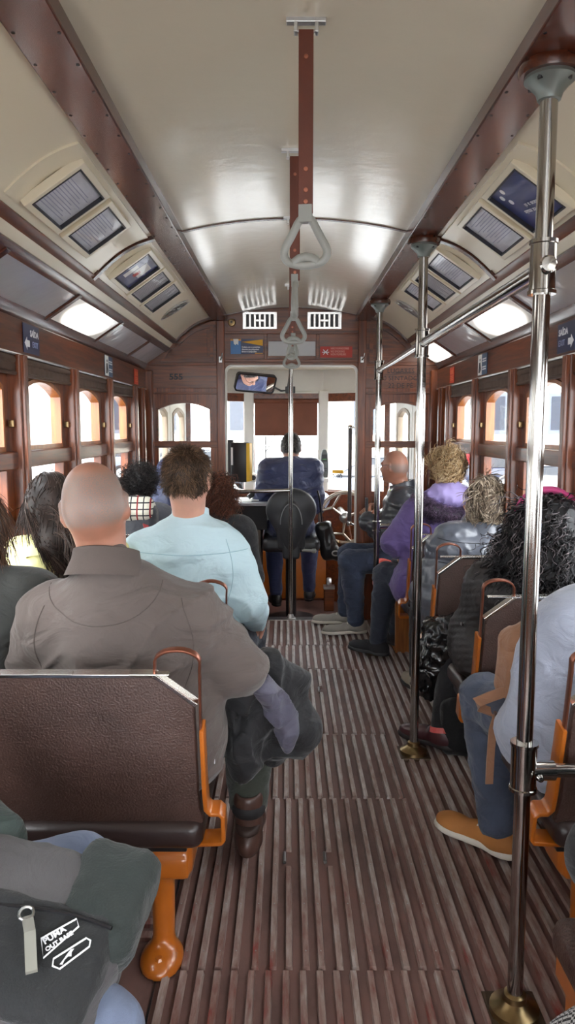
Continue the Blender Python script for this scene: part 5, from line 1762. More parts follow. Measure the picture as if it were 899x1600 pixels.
# -- man in the grey polo shirt (left foreground)
p = person('broad man with shaved head in a grey brown polo shirt on the near left seat')
J = skeleton((-.47, 2.10, .47), R(-3), 1.05, lean=-.02, roll=.0, head=(R(8), R(6), R(-7)), shw=.232,
             over=dict(elbR=(-.135, 2.10, .79), wrR=(-.12, 2.33, .66), elbL=(-.755, 2.12, .78), wrL=(-.70, 2.38, .70), hipR=(-.33, 2.16, .545), kneeR=(-.14, 2.58, .53), ankR=(-.135, 2.42, .12), footR=(.06, 1, 0),
                       hipL=(-.57, 2.14, .545), kneeL=(-.62, 2.6, .53), ankL=(-.60, 2.5, .12), footL=(-.05, 1, 0)))
J['nek'] = A((-.515, 2.06, 1.105)); J['hb'] = A((-.535, 2.075, 1.165)); J['hc'] = A((-.548, 2.085, 1.272))
J['shL'] = A((-.69, 2.08, .95)); J['shR'] = A((-.268, 2.08, .968)); J['che'] = A((-.48, 2.09, .90)); J['wai'] = A((-.45, 2.11, .735))
body_mesh('body', J, p, SK2, hs=1.04, ear=1.15, b=1.2, nk=1.12, hands=[('R', (.1, .8, -.5), (0, -.2, -1), .5), ('L', (.3, 1, -.3), (0, 0, -1), .5)], stub=.1, fine=.004)
POLO = cloth('grey_brown_jersey', srgb(92, 82, 78), .85, .2, 1000, .06, wrinkle=.7, wscale=6)
prs = p_torso(J, .020, 1.2, 1.0, belly=.05) + [el((-.33, 2.08, .60), (.155, .17, .15), k=.1), el((-.55, 2.08, .60), (.16, .17, .15), k=.1)]
prs += p_arms(J, .018, 1.10, end=.45, t2=.030) + p_nband(J, .070, .012)
sh = garment('polo_shirt', prs, p, POLO, .008, folds(.016, (2.5, 4, 13), 3.3, .004, R(38)))
collar(J, sh, plain('grey_brown_rib', srgb(88, 78, 74), .9, bumps=.4, bscale=500), .080, .052, .012, .18, drop=.006, flare=.012)
STI = plain('dark_stitching', srgb(85, 76, 72), .9)
seam(sh, [(-.515 + .165 * math.cos(t), 0, 1.075 + .105 * math.sin(t)) for t in np.linspace(PI, PI * 2, 40)], STI)
seam(sh, [(-.295 + .035 * math.sin(t * 3), 0, 1.03 - .26 * t) for t in np.linspace(0, 1, 30)], STI)
seam(sh, [(-.675 - .03 * math.sin(t * 3), 0, 1.01 - .24 * t) for t in np.linspace(0, 1, 30)], STI)
GREENT = cloth('dark_green_cotton', srgb(52, 56, 48), .9, .25, 800, .1)
tr = garment('trousers', [el((-.45, 2.10, .565), (.205, .17, .115), k=.05)] + p_legs(J, .018, 1.12, .80), p, GREENT, .0095, folds(.007, (9, 9, 12), 7))
BROWNL = plain('brown_worn_leather', srgb(70, 46, 38), .5, var=.25, nscale=14, bumps=.4, bscale=80, coat=.2)
for n in 'LR':
    o = shoe(J, n, p, BROWNL, plain('brown_sole', srgb(52, 36, 30), .6), .27, .105, 'boot')
    MB().lathe([(.05, 0), (.058, .012), (.058, .03), (.05, .04)], J['ank' + n] + A([0, 0, .05]), 20).build('boot_cuff', plain('black_padded_cuff', srgb(30, 28, 30), .8), o, smooth=True)
    o.children[-1].location.z += .085
# pocket tab and belt
MB().box((-.235, 1.985, .555), (-.205, 1.99, .575), Matrix.Translation((0, 0, 0))).build('pocket_tab', INKW, tr, bevel=.001)
# jacket over his arm
jk = [rc((-.14, 2.22, .72), (-.10, 2.30, .48), .085, .07, .05), rc((-.08, 2.25, .70), (.02, 2.33, .52), .065, .085, .05), rc((.02, 2.33, .52), (-.05, 2.38, .42), .085, .06, .05), rc((-.06, 2.2, .79), (.03, 2.3, .69), .03, .045, .04), el((-.13, 2.2, .52), (.055, .06, .13), k=.05)]
v, q = sdf_mesh(jk, .008, folds(.022, (9, 9, 6), 21, .008))
jo = mesh_np('draped_jacket', [(v, q, 0)], [cloth('black_softshell', srgb(19, 19, 23), .75, .15, 500)])
tag(jo, 'black jacket draped over the forearm of the man in the polo shirt', 'jacket')
v, q = sdf_mesh([rc((-.07, 2.15, .72), (-.005, 2.235, .56), .045, .04, .04), el((-.0, 2.25, .53), (.03, .045, .06), k=.03)], .007, folds(.02, (12, 12, 6), 5, .01))
mesh_np('lining', [(v, q, 0)], [cloth('grey_violet_lining', srgb(82, 80, 96), .6, .2, 300)], jo)

# -- man in the pale blue shirt
p = person('man with short brown hair in a pale blue shirt, second row on the left')
J = skeleton((-.40, 2.98, .47), R(-2), 1.06, lean=.03, head=(R(-6), R(8), R(3)), shw=.205,
             over=dict(shL=(-.585, 2.98, .985), shR=(-.245, 2.97, .965), elbR=(-.155, 2.93, .80), wrR=(-.14, 3.15, .66), kneeR=(-.2, 3.45, .53), ankR=(-.17, 3.42, .1), kneeL=(-.55, 3.45, .53), ankL=(-.55, 3.4, .1)))
J['hc'] = A((-.402, 2.95, 1.292)); J['hb'] = A((-.41, 2.94, 1.185))
body_mesh('body', J, p, SK1, hs=1.0, nk=1.08, hands=[('R', (0, .8, -.4), (-.3, 0, -1), .5), ('L', (.3, 1, -.3), (0, 0, -1), .5)], ear=1.25)
BSH = cloth('pale_blue_poplin', srgb(184, 208, 216), .7, .12, 900, .03, sheen=.05, wrinkle=.6, wscale=7)
prs = p_torso(J, .022, 1.06, 1.04) + p_arms(J, .022, 1.06, end=.96, t2=.014) + p_nband(J, .062, .012)
sh = garment('shirt', prs, p, BSH, .0085, folds(.013, (5, 5, 10), 12.2, .004))
collar(J, sh, BSH, .066, .055, .007, .1, drop=.0)
STB = plain('blue_grey_stitching', srgb(150, 182, 194), .8)
seam(sh, [(-.66 + .5 * t, 0, 1.015 - .012 * math.sin(PI * t)) for t in np.linspace(0, 1, 50)], STB)
seam(sh, [(-.245 + .03 * math.sin(t * 3.1), 0, 1.06 - .26 * t) for t in np.linspace(0, 1, 30)], STB)
mb = MB()
garment('trousers', [el(J['pel'], (.19, .15, .13), J['TR'], .05)] + p_legs(J, .018, 1.05, .95), p, DENIM2, .011, folds(.006, seed=3))
for n in 'LR': shoe(J, n, p, BROWNL, SOLE_K, .27)
HB = hair_mat('brown_short_hair', srgb(40, 28, 20), srgb(84, 62, 46), srgb(140, 110, 84))
grow('hair', J, p, HB, cranium(J, .006, 1.0), 5600, .022, .55, (0, .2, -.6), 0, r=.0011, jit=.35, cut=local_interp_cut(J, 1.0, YS, ZS_SHORT), hs=1.0, h=.006, S=4, clump=40)

# -- woman in the yellow quilted jacket
p = person('woman with long dark hair in a pale yellow quilted jacket by the left window')
J = skeleton((-.86, 2.80, .47), R(8), .97, lean=.06, head=(R(28), R(4), 0), shw=.165,
             over=dict(elbL=(-1.0, 2.85, .78), wrL=(-.9, 3.05, .7), elbR=(-.68, 2.85, .78), wrR=(-.75, 3.05, .68)))
J['hc'] = A((-.878, 2.70, 1.208)); J['hb'] = A((-.875, 2.69, 1.11)); J['nek'] = A((-.875, 2.69, 1.05))
body_mesh('body', J, p, SK1, nk=.9, hands=[('R', (-.3, .8, -.3), (0, 0, -1), .5), ('L', (.3, .8, -.3), (0, 0, -1), .5)], fine=.0055)
def dia(x, y, z):
    a = np.abs(np.sin((x + z) * PI / .05)); b = np.abs(np.sin((x - z) * PI / .05))
    return -.006 * np.sqrt(np.minimum(a, b)) + folds(.004, seed=2)(x, y, z)
YEL = plain('pale_yellow_quilt', srgb(226, 222, 156), .6, var=.03, bumps=.06, bscale=200)
ja = garment('quilted_jacket', p_torso(J, .03) + p_arms(J, .03, end=.95), p, YEL, .0082, dia)
collar(J, ja, YEL, .072, .04, .012, .1)
garment('trousers', [el(J['pel'], (.175, .15, .12), J['TR'], .05)] + p_legs(J, .014, 1, .95), p, DENIM, .013)
for n in 'LR': shoe(J, n, p, BLACK, SOLE_K, .23)
HD = hair_mat('dark_brown_hair', srgb(34, 26, 23), srgb(74, 58, 52), srgb(122, 102, 92))
shell = cranium(J, .012) + [rc(hw(J, 0, -.055, .02), hw(J, .01, -.085, -.12), .07, .06, .04), rc(hw(J, .01, -.085, -.12), hw(J, .015, -.09, -.2), .055, .03, .04), rc(hw(J, -.05, -.03, .0), hw(J, -.045, -.06, -.13), .035, .03, .03)]
shell += [el(hw(J, 0, .075, -.03), (.06, .055, .075), J['HR'], .02, 's')]
grow('hair', J, p, HD, shell, 2200, .12, .04, (0, -.35, -1), .14, r=.002, jit=.05, h=.007, S=8, clump=14, out=-.05)
glasses(J, p, BLACK)
MB().lathe([(.0001, -.004), (.004, 0), (.0001, .004)], hw(J, -.083, -.005, -.04), 8).build('earring', CHROME, p)

# -- woman at the left edge, dark green jacket
p = person('woman with long brown hair in a dark green jacket, cut off by the left edge')
J = skeleton((-.92, 2.22, .47), R(4), .96, lean=-.06, roll=-.03, head=(R(14), R(4), R(-4)), shw=.165,
             over=dict(elbR=(-.78, 2.26, .74), wrR=(-.8, 2.42, .66)))
body_mesh('body', J, p, SK1, nk=.9, hands=[('R', (-.3, .8, -.3), (0, 0, -1), .5), ('L', (.3, .8, -.3), (0, 0, -1), .5)], fine=.006)
GJ = cloth('dark_olive_cloth', srgb(50, 52, 50), .8, .2, 600, .08)
ja = garment('jacket', p_torso(J, .028) + p_arms(J, .024, end=.95), p, GJ, .0095, folds(.006, seed=8))
collar(J, ja, GJ, .075, .03, .012, .1)
garment('trousers', [el(J['pel'], (.175, .15, .12), J['TR'], .05)] + p_legs(J, .014, 1, .95), p, DKTR, .013)
for n in 'LR': shoe(J, n, p, BLACK, SOLE_K, .23)
HBR = hair_mat('brown_long_hair', srgb(48, 32, 24), srgb(96, 66, 48), srgb(140, 104, 80))
shell = cranium(J, .012) + [rc(hw(J, .02, -.05, .0), hw(J, .035, -.065, -.16), .055, .03, .04), rc(hw(J, -.03, -.05, .0), hw(J, -.05, -.07, -.2), .06, .04, .04), el(hw(J, 0, .075, -.03), (.06, .055, .08), J['HR'], .02, 's')]
grow('hair', J, p, HBR, shell, 1500, .10, .04, (0, -.2, -1), .12, r=.0014, jit=.1, h=.008, S=7, clump=18)

# -- auburn wavy hair, third row
p = person('person with wavy auburn hair mostly hidden behind the man in the pale blue shirt')
J = skeleton((-.40, 3.86, .47), 0, .90, lean=.12, head=(0, R(12), 0), shw=.165)
body_mesh('body', J, p, SK1, nk=.9, fine=.006, hands=[('R', (-.3, .8, -.3), (0, 0, -1), .5), ('L', (.3, .8, -.3), (0, 0, -1), .5)])
garment('coat', p_torso(J, .028) + p_arms(J, .024, end=.95), p, DKTR, .012, folds(.006, seed=5))
garment('trousers', [el(J['pel'], (.175, .15, .12), J['TR'], .05)] + p_legs(J, .014, 1, .95), p, DENIM2, .013)
for n in 'LR': shoe(J, n, p, BROWNL, SOLE_K, .24)
HA = hair_mat('auburn_hair', srgb(44, 22, 16), srgb(104, 58, 42), srgb(150, 96, 70))
shell = cranium(J, .014) + [rc(hw(J, .035, -.045, .0), hw(J, .06, -.06, -.17), .065, .05, .04), rc(hw(J, -.035, -.045, .0), hw(J, -.05, -.06, -.17), .065, .05, .04), el(hw(J, 0, .08, -.03), (.055, .05, .08), J['HR'], .02, 's')]
grow('hair', J, p, HA, shell, 2200, .12, .2, (0, -.2, -1), .1, curl=.012, turns=2.2, r=.0015, h=.008, S=12)

# -- dark curly hair by the left window with backpack
p = person('person with dark curly hair in a red and grey jacket by the far left window')
J = skeleton((-.92, 4.48, .47), R(-4), .90, lean=.03, head=(R(-12), R(6), 0), shw=.17)
body_mesh('body', J, p, SK1, fine=.006, hands=[('R', (-.3, .8, -.3), (0, 0, -1), .5), ('L', (.3, .8, -.3), (0, 0, -1), .5)])
ja = garment('jacket', p_torso(J, .03) + p_arms(J, .026, end=.95), p, cloth('slate_grey_jacket', srgb(84, 86, 96), .7, .2, 400), .011, folds(.006, seed=4))
collar(J, ja, plain('red_fleece', srgb(156, 44, 40), .9, bumps=.4, bscale=120), .085, .05, .014, .1)
garment('trousers', [el(J['pel'], (.175, .15, .12), J['TR'], .05)] + p_legs(J, .014, 1, .95), p, DENIM2, .013)
for n in 'LR': shoe(J, n, p, BLACK, SOLE_K, .24)
HK = hair_mat('black_curly_hair', srgb(12, 10, 11), srgb(30, 26, 27), srgb(78, 68, 66))
grow('hair', J, p, HK, cranium(J, .02), 900, .06, .8, (0, -.2, -.5), .02, curl=.011, turns=2, r=.0018, cut=local_interp_cut(J, 1, YS, [-.09, -.08, -.03, .0, .05, .075]), h=.008, S=10, jit=.4, disp=folds(.012, (30, 30, 30), 3))
b = empty('backpack', 'grey backpack with plaid flap on the back of the curly haired person', 'backpack')
v, q = sdf_mesh([bx((-.885, 4.235, .88), (.13, .075, .19), I3, .05)], .01, folds(.006, seed=11))
mesh_np('bag_body', [(v, q, 0)], [cloth('charcoal_nylon', srgb(62, 64, 72), .6, .2, 300)], b)
def plaid():
    m, nt, bb = nodes_of('white_red_plaid')
    t = N(nt, 'ShaderNodeTexCoord'); sp = N(nt, 'ShaderNodeSeparateXYZ'); nt.links.new(t.outputs['Object'], sp.inputs[0])
    def band(o, f, th):
        a = N(nt, 'ShaderNodeMath', operation='MULTIPLY'); nt.links.new(o, a.inputs[0]); a.inputs[1].default_value = f
        c = N(nt, 'ShaderNodeMath', operation='FRACT'); nt.links.new(a.outputs[0], c.inputs[0])
        d = N(nt, 'ShaderNodeMath', operation='LESS_THAN'); nt.links.new(c.outputs[0], d.inputs[0]); d.inputs[1].default_value = th
        return d.outputs[0]
    def mixc(f, a, c):
        mx = N(nt, 'ShaderNodeMix', data_type='RGBA'); nt.links.new(f, mx.inputs['Factor'])
        if isinstance(a, tuple): mx.inputs['A'].default_value = (*a, 1)
        else: nt.links.new(a, mx.inputs['A'])
        mx.inputs['B'].default_value = (*c, 1)
        return mx.outputs['Result']
    c = mixc(band(sp.outputs['X'], 28, .2), srgb(226, 222, 208), srgb(40, 38, 46))
    c = mixc(band(sp.outputs['Z'], 28, .2), c, srgb(40, 38, 46))
    c = mixc(band(sp.outputs['X'], 14, .12), c, srgb(150, 40, 44))
    nt.links.new(c, bb.inputs['Base Color']); bb.inputs['Roughness'].default_value = .8
    return m
v, q = sdf_mesh([bx((-.88, 4.215, 1.03), (.115, .075, .075), rotx(R(-25)), .05)], .009, folds(.006, seed=2))
mesh_np('plaid_flap', [(v, q, 0)], [plaid()], b)
MB().tube([(-.83, 4.20, .99), (-.80, 4.14, .93), (-.79, 4.15, .80)], 1, 4, flat=(.004, .014)).build('strap', cloth('red_webbing', srgb(150, 50, 54)), b)

# -- navy coat by the bulkhead window
p = person('person in a navy blue hooded coat seated at the far left by the bulkhead')
J = skeleton((-.80, 5.02, .47), 0, .93, lean=.05, head=(0, R(8), 0), shw=.175)
body_mesh('body', J, p, SK1, fine=.006, hands=[('R', (-.3, .8, -.3), (0, 0, -1), .5), ('L', (.3, .8, -.3), (0, 0, -1), .5)])
NAVYC = cloth('navy_nylon', srgb(46, 54, 88), .5, .15, 300, .1)
garment('hooded_coat', p_torso(J, .035) + p_arms(J, .03, end=.95) + cranium(J, .028) + [rc(J['nek'], J['hc'], .1, .1, .05), el(hw(J, 0, .11, -.02), (.07, .06, .095), J['HR'], .02, 's')], p, NAVYC, .011, folds(.009, seed=14))
garment('trousers', [el(J['pel'], (.175, .15, .12), J['TR'], .05)] + p_legs(J, .014, 1, .9), p, DENIM2, .013)
for n in 'LR': shoe(J, n, p, BLACK, SOLE_K, .24)

# -- driver
p = person('driver in a navy jacket with short grey hair, on the black chair at the front')
J = skeleton((.027, 6.14, .595), R(2), .95, lean=.03, head=(R(-5), R(10), 0), shw=.195,
             over=dict(elbL=(-.235, 6.22, .86), wrL=(-.24, 6.5, .92), elbR=(.245, 6.24, .84), wrR=(.32, 6.48, .88), kneeL=(-.13, 6.55, .56), ankL=(-.10, 6.40, .02), kneeR=(.20, 6.58, .56), ankR=(.2, 6.68, .0)))
J['hc'] = A((.03, 6.2, 1.333)); J['hb'] = A((.028, 6.19, 1.235)); J['nek'] = A((.027, 6.17, 1.175))
for n in 'LR': J['sh' + n] = J['sh' + n] + A([0, 0, .055])
J['che'] = J['che'] + A([0, 0, .05])
body_mesh('body', J, p, SK1, hs=1.02, nk=1.05, hands=[('R', (.2, .7, .1), (-.6, 0, -.6), .8), ('L', (.2, .8, 0), (0, 0, -1), .5)], fine=.0055, ear=1.25)
glasses(J, p, BLACK, 1.02)
ja = garment('jacket', p_torso(J, .022, 1.0) + p_arms(J, .026, 1.05, end=.95), p, NAVYC, .0095, folds(.015, (6, 6, 9), 4))
v, q = sdf_mesh([el((.06, 6.075, 1.12), (.13, .035, .075), roty(R(-12)), .03), rc((-.06, 6.09, 1.17), (.13, 6.09, 1.14), .03, k=.03)], .008, folds(.012, (10, 10, 10), 9))
mesh_np('hood', [(v, q, 0)], [NAVYC], ja)
collar(J, ja, NAVYC, .07, .05, .014, .1)
garment('trousers', [el(J['pel'], (.19, .15, .12), J['TR'], .05)] + p_legs(J, .016, 1.02, .95), p, cloth('navy_trousers', srgb(56, 62, 96), .8, .2, 500), .012, folds(.007, seed=5))
for n in 'LR': shoe(J, n, p, BLACK, SOLE_K, .26)
HG = hair_mat('grey_short_hair', srgb(34, 30, 30), srgb(86, 80, 78), srgb(150, 144, 140))
grow('hair', J, p, HG, cranium(J, .006, 1.02), 2600, .014, .6, (0, .1, -.8), 0, r=.0011, jit=.3, cut=local_interp_cut(J, 1.02, YS, ZS_SHORT), hs=1.02, h=.0065, S=3)
o = empty('leather_bag', 'black leather bag hanging beside the handwheel at the driver seat', 'bag')
v, q = sdf_mesh([bx((.33, 6.12, .56), (.07, .06, .16), roty(R(-14)), .04), bx((.40, 6.10, .45), (.11, .05, .05), roty(R(16)), .03, .04)], .009, folds(.01, seed=9))
mesh_np('bag_body', [(v, q, 0)], [plain('black_soft_leather', srgb(22, 22, 24), .35, var=.1, bumps=.2, bscale=90)], o)
MB().tube([(.40 + .028 * math.cos(t), 6.045, .46 + .02 * math.sin(t)) for t in np.linspace(0, 2 * PI, 15)[:-1]], .006, 8, closed=True).build('buckle', STEEL, o, smooth=True)
MB().tube([(.29, 6.12, .7), (.27, 6.1, .9), (.25, 6.08, .98)], .008, 8).build('bag_strap', BLACK, o, smooth=True)

# -- bald man on the side bench
p = person('bald man in a black puffer jacket and blue jeans on the side bench, facing left')
J = skeleton((.87, 5.30, .47), R(78), .95, lean=.06, head=(R(-32), R(2), 0), shw=.19,
             over=dict(elbL=(.70, 5.10, .76), wrL=(.58, 5.18, .84), elbR=(.75, 5.5, .76), wrR=(.60, 5.4, .84), kneeL=(.455, 5.24, .535), ankL=(.50, 5.22, .10), kneeR=(.47, 5.47, .55), ankR=(.44, 5.48, .10)))
J['hc'] = A((.765, 5.28, 1.222)); J['hb'] = A((.805, 5.29, 1.125)); J['nek'] = A((.83, 5.29, 1.07))
for n in 'LR': J['foot' + n] = A([-1, .12 if n == 'R' else -.1, 0])
body_mesh('body', J, p, SK2, hs=1.0, hands=[('L', (-.1, .2, .9), (.9, .3, .1), .9), ('R', (-.4, -.5, .5), (.5, -.2, -.6), .8)], stub=.03, fine=.005)
PUF = plain('black_puffer_nylon', srgb(46, 48, 54), .34, var=.12, nscale=9, bumps=.25, bscale=34, spec=.6, bdist=.006)
def quiltz(sp, amp, sd=1):
    f2 = folds(.008, (14, 14, 9), sd)
    return lambda x, y, z: -amp * (np.sqrt(np.abs(np.sin(PI * (z + .012 * vnoise(x * 8, y * 8, z * 8)) / sp))) - .5) + f2(x, y, z)
ja = garment('puffer_jacket', p_torso(J, .045) + p_arms(J, .04, 1.05, (.07, .010), .95), p, PUF, .0095, quiltz(.085, .012))
collar(J, ja, PUF, .085, .05, .02, .1)
MB().tube([(.73, 5.18, 1.06), (.72, 5.2, 1.02)], .006, 6).build('lime_tag', plain('lime_piping', srgb(190, 206, 70), .5), ja)
garment('jeans', [el(J['pel'], (.15, .18, .12), I3, .05)] + p_legs(J, .018, 1.05, .97), p, DENIM, .0095, folds(.009, (8, 8, 14), 3))
TRN = plain('grey_mesh_trainer', srgb(150, 146, 138), .75, var=.12, bumps=.4, bscale=160)
for n in 'LR': shoe(J, n, p, TRN, SOLE_W, .28, 0, 'trainer')
glasses(J, p, BLACK)
o = tag(MB().box((-.008, -.035, -.075), (.008, .035, .075)).build('mobile_phone', BLACK, bevel=.004), 'dark mobile phone held up by the bald man', 'phone')
o.location = (.562, 5.2, .93)
# red bag between bald man and purple coat
v, q = sdf_mesh([bx((.66, 4.95, .50), (.06, .07, .10), roty(R(12)), .03), bx((.70, 4.93, .545), (.09, .06, .02), I3, .015, .03)], .009, folds(.008, seed=6))
tag(mesh_np('red_bag', [(v, q, 0)], [cloth('red_orange_nylon', srgb(206, 66, 48), .5, .1, 300)]), 'small red bag between the jeans and the purple coat', 'bag')

# -- purple coat
p = person('woman with a messy blonde updo in a long purple coat, legs out in the aisle')
J = skeleton((.86, 4.52, .47), R(28), .99, lean=.06, roll=.16, head=(R(-34), R(8), R(2)), shw=.18,
             over=dict(elbL=(.665, 4.52, .80), wrL=(.72, 4.72, .72), kneeL=(.63, 4.66, .56), ankL=(.585, 4.62, .13), hipL=(.78, 4.52, .54), kneeR=(.78, 4.95, .55), ankR=(.74, 4.86, .12), hipR=(.92, 4.58, .54)))
J['foot' + 'L'] = A([-.75, .6, 0]); J['footR'] = A([-.6, .6, 0])
J['nek'] = A((.955, 4.5, 1.085)); J['hb'] = A((.97, 4.51, 1.13)); J['hc'] = A((.985, 4.52, 1.225))
J['shL'] = A((.80, 4.48, .985)); J['shR'] = A((1.08, 4.56, 1.01)); J['che'] = A((.925, 4.52, .90)); J['wai'] = A((.88, 4.52, .72))
body_mesh('body', J, p, SK1, nk=.92, hands=[('L', (.2, .5, -.3), (.3, 0, -1), .6), ('R', (-.3, .7, -.3), (0, 0, -1), .5)], fine=.0055)
PUR = cloth('purple_parka_cloth', srgb(92, 74, 128), .75, .15, 500, .08)
ja = garment('parka', p_torso(J, .032) + p_arms(J, .034, 1.05, end=.98) + [el((.83, 4.50, .52), (.17, .20, .13), k=.08), rc((.79, 4.50, .50), (.72, 4.60, .54), .12, .09, .05)], p, PUR, .0088, folds(.009, (7, 7, 10), 17))
v, q = sdf_mesh([el((.99, 4.455, 1.095), (.135, .075, .085), roty(R(6)), .05), rc((.86, 4.46, 1.08), (1.1, 4.49, 1.09), .05, k=.04)], .008, folds(.014, (9, 9, 9), 31))
hd_ = mesh_np('hood', [(v, q, 0)], [plain('lilac_hood_lining', srgb(140, 126, 176), .6, var=.06)], ja)
FUR = hair_mat('dark_purple_fur', srgb(34, 24, 38), srgb(74, 56, 78), srgb(140, 116, 142))
grow('fur_trim', J, ja, FUR, [rc((.80, 4.44, 1.07), (.86, 4.38, 1.0), .04, .045, .03), rc((.86, 4.38, 1.0), (1.0, 4.39, .965), .045, .042, .03), rc((1.0, 4.39, .965), (1.1, 4.43, .985), .042, .035, .03)], 2600, .032, .9, (0, 0, -.5), .03, curl=.006, turns=1.2, r=.0013, S=6, jit=.4, h=.009, disp=folds(.01, (30, 30, 30), 2))
garment('jeans', p_legs(J, .012, 1.0, .97) + [el(J['pel'], (.17, .16, .12), J['Y'], .05)], p, DENIM2, .0095, folds(.008, (9, 9, 14), 23))
for n in 'LR': shoe(J, n, p, plain('black_suede_trainer', srgb(26, 26, 30), .8, bumps=.2, bscale=120), plain('black_rubber_sole', srgb(44, 44, 46), .6), .25, .02, 'trainer')
HBL = hair_mat('blonde_hair', srgb(96, 70, 46), srgb(190, 156, 110), srgb(244, 226, 188))
shell = cranium(J, .014) + [el(hw(J, 0, -.06, .085), (.075, .06, .055), J['HR'], .03), el(hw(J, .06, -.01, .07), (.045, .06, .05), J['HR'], .03), el(hw(J, -.06, -.02, .06), (.05, .06, .05), J['HR'], .03), el(hw(J, 0, .09, -.035), (.055, .05, .08), J['HR'], .02, 's')]
grow('hair', J, p, HBL, shell, 2200, .08, .2, (.2, -.2, .55), -.0, curl=.010, turns=1.1, r=.0024, S=12, jit=.2, out=-.16, h=.0075, cut=local_interp_cut(J, 1, YS, [-.075, -.07, -.04, -.0, .05, .07]), disp=folds(.012, (22, 22, 22), 5), clump=26)
MB().tube([hw(J, .045, .085 - .02 * t, .02 - .11 * t) + A([.012 * math.sin(7 * t), 0, 0]) for t in np.linspace(0, 1, 10)], [.008] * 9 + [.003], 8).build('loose_lock', plain('pale_blonde_lock', srgb(222, 200, 160), .4), p, smooth=True)

# -- grey puffer jacket
p = person('woman with streaked grey blonde hair in a shiny grey puffer jacket')
J = skeleton((.90, 3.78, .47), R(2), .92, lean=.10, roll=.12, head=(R(-26), R(14), R(6)), shw=.19,
             over=dict(elbL=(.735, 3.80, .62), wrL=(.84, 3.98, .58), elbR=(1.10, 3.95, .83), wrR=(1.125, 3.92, 1.0), kneeL=(.80, 4.22, .53), ankL=(.74, 4.02, .1), kneeR=(1.0, 4.2, .53), ankR=(1.0, 4.1, .1)))
J['nek'] = A((1.02, 3.75, .965)); J['hb'] = A((1.03, 3.78, 1.02)); J['hc'] = A((1.045, 3.80, 1.118))
J['shL'] = A((.835, 3.74, .91)); J['shR'] = A((1.105, 3.80, .90)); J['che'] = A((.96, 3.76, .80)); J['wai'] = A((.905, 3.77, .66))
body_mesh('body', J, p, SK1, nk=.92, hs=1.02, hands=[('R', (-.05, -.1, .9), (-.7, .6, 0), 1.0), ('L', (.3, .8, -.3), (0, 0, -1), .5)], fine=.005)
PUG = plain('shiny_grey_nylon', srgb(84, 88, 98), .3, var=.1, nscale=8, bumps=.3, bscale=30, spec=.65, bdist=.006)
ja = garment('puffer_jacket', p_torso(J, .036, 1.08) + [rc((.80, 3.68, .63), (1.05, 3.7, .62), .13, .13, .08)] + p_arms(J, .038, 1.1, (.062, .012), .95), p, PUG, .008, quiltz(.12, .016, 4))
collar(J, ja, PUG, .085, .04, .02, .15)
for z_ in (.945, .83, .71):
    seam(ja, [(.76 + .40 * t, 0, z_ - .02 * math.sin(PI * t)) for t in np.linspace(0, 1, 50)], plain('dark_grey_thread', srgb(50, 52, 58), .7), .002)
garment('trousers', [el(J['pel'], (.19, .16, .12), J['TR'], .05)] + p_legs(J, .014, 1.05, .95), p, DKTR, .012, folds(.006, seed=6))
for n in 'LR': shoe(J, n, p, plain('beige_suede', srgb(150, 140, 124), .85, bumps=.2, bscale=120), SOLE_K, .25)
HGB = hair_mat('streaked_grey_blonde_hair', srgb(66, 54, 46), srgb(150, 132, 112), srgb(232, 218, 196))
shell = cranium(J, .016, 1.02) + [rc(hw(J, -.045, -.045, .0), hw(J, -.05, -.065, -.075), .05, .04, .04), rc(hw(J, .045, -.045, .0), hw(J, .05, -.06, -.075), .05, .04, .04), el(hw(J, 0, .085, -.035), (.06, .05, .08), J['HR'], .02, 's')]
grow('hair', J, p, HGB, shell, 2600, .085, .1, (.15, -.5, -.8), .05, curl=.006, turns=.9, r=.0023, S=12, jit=.1, out=-.10, h=.0075, disp=folds(.009, (16, 16, 10), 5), clump=24)
o = tag(MB().box((-.03, -.008, -.05), (.03, .008, .05)).build('compact_camera', BLACK, bevel=.004), 'small dark camera held to the face of the woman in grey', 'camera')
o.location = (1.085, 3.945, 1.06); o.rotation_euler = (0, 0, R(-26))

# -- long black curly hair with pink headband
p = person('woman with long black curly hair under a pink headband, leaning by the right window')
J = skeleton((.95, 2.98, .47), R(-4), .86, lean=.12, roll=.08, head=(R(-10), R(14), 0), shw=.19,
             over=dict(elbL=(.78, 3.04, .66), wrL=(.84, 3.22, .60), kneeL=(.80, 3.36, .50), ankL=(.71, 3.26, .12), hipL=(.87, 3.0, .54), kneeR=(.99, 3.4, .5), ankR=(1.0, 3.36, .12), footL=(-.45, -.3, 0)))
J['hc'] = A((1.06, 2.98, 1.085)); J['hb'] = A((1.035, 2.95, .99)); J['nek'] = A((1.02, 2.93, .935)); J['che'] = A((.96, 2.96, .80)); J['shL'] = A((.83, 2.95, .86)); J['shR'] = A((1.1, 2.98, .86))
J['footL'] = A([-.35, .3, 0])
body_mesh('body', J, p, SK3, nk=.92, hands=[('R', (-.3, .7, -.3), (0, 0, -1), .5), ('L', (.3, .8, -.3), (0, 0, -1), .5)], fine=.006)
BRU = plain('black_ruched_jacket', srgb(38, 34, 34), .6, var=.2, nscale=9, bumps=.5, bscale=50, bdist=.006)
def ruche(x, y, z):
    return -.006 * np.abs(np.sin(PI * (z + .3 * y) / .028)) + folds(.01, (8, 8, 8), 3)(x, y, z)
ja = garment('ruched_jacket', p_torso(J, .045) + p_arms(J, .035, 1.08, end=.95) + [rc((.80, 2.95, .58), (.80, 3.10, .56), .12, .1, .06)], p, BRU, .009, ruche)
MB().box((.705, 2.91, .70), (.715, 2.93, .715)).build('zip_pull', CHROME, ja, bevel=.002)
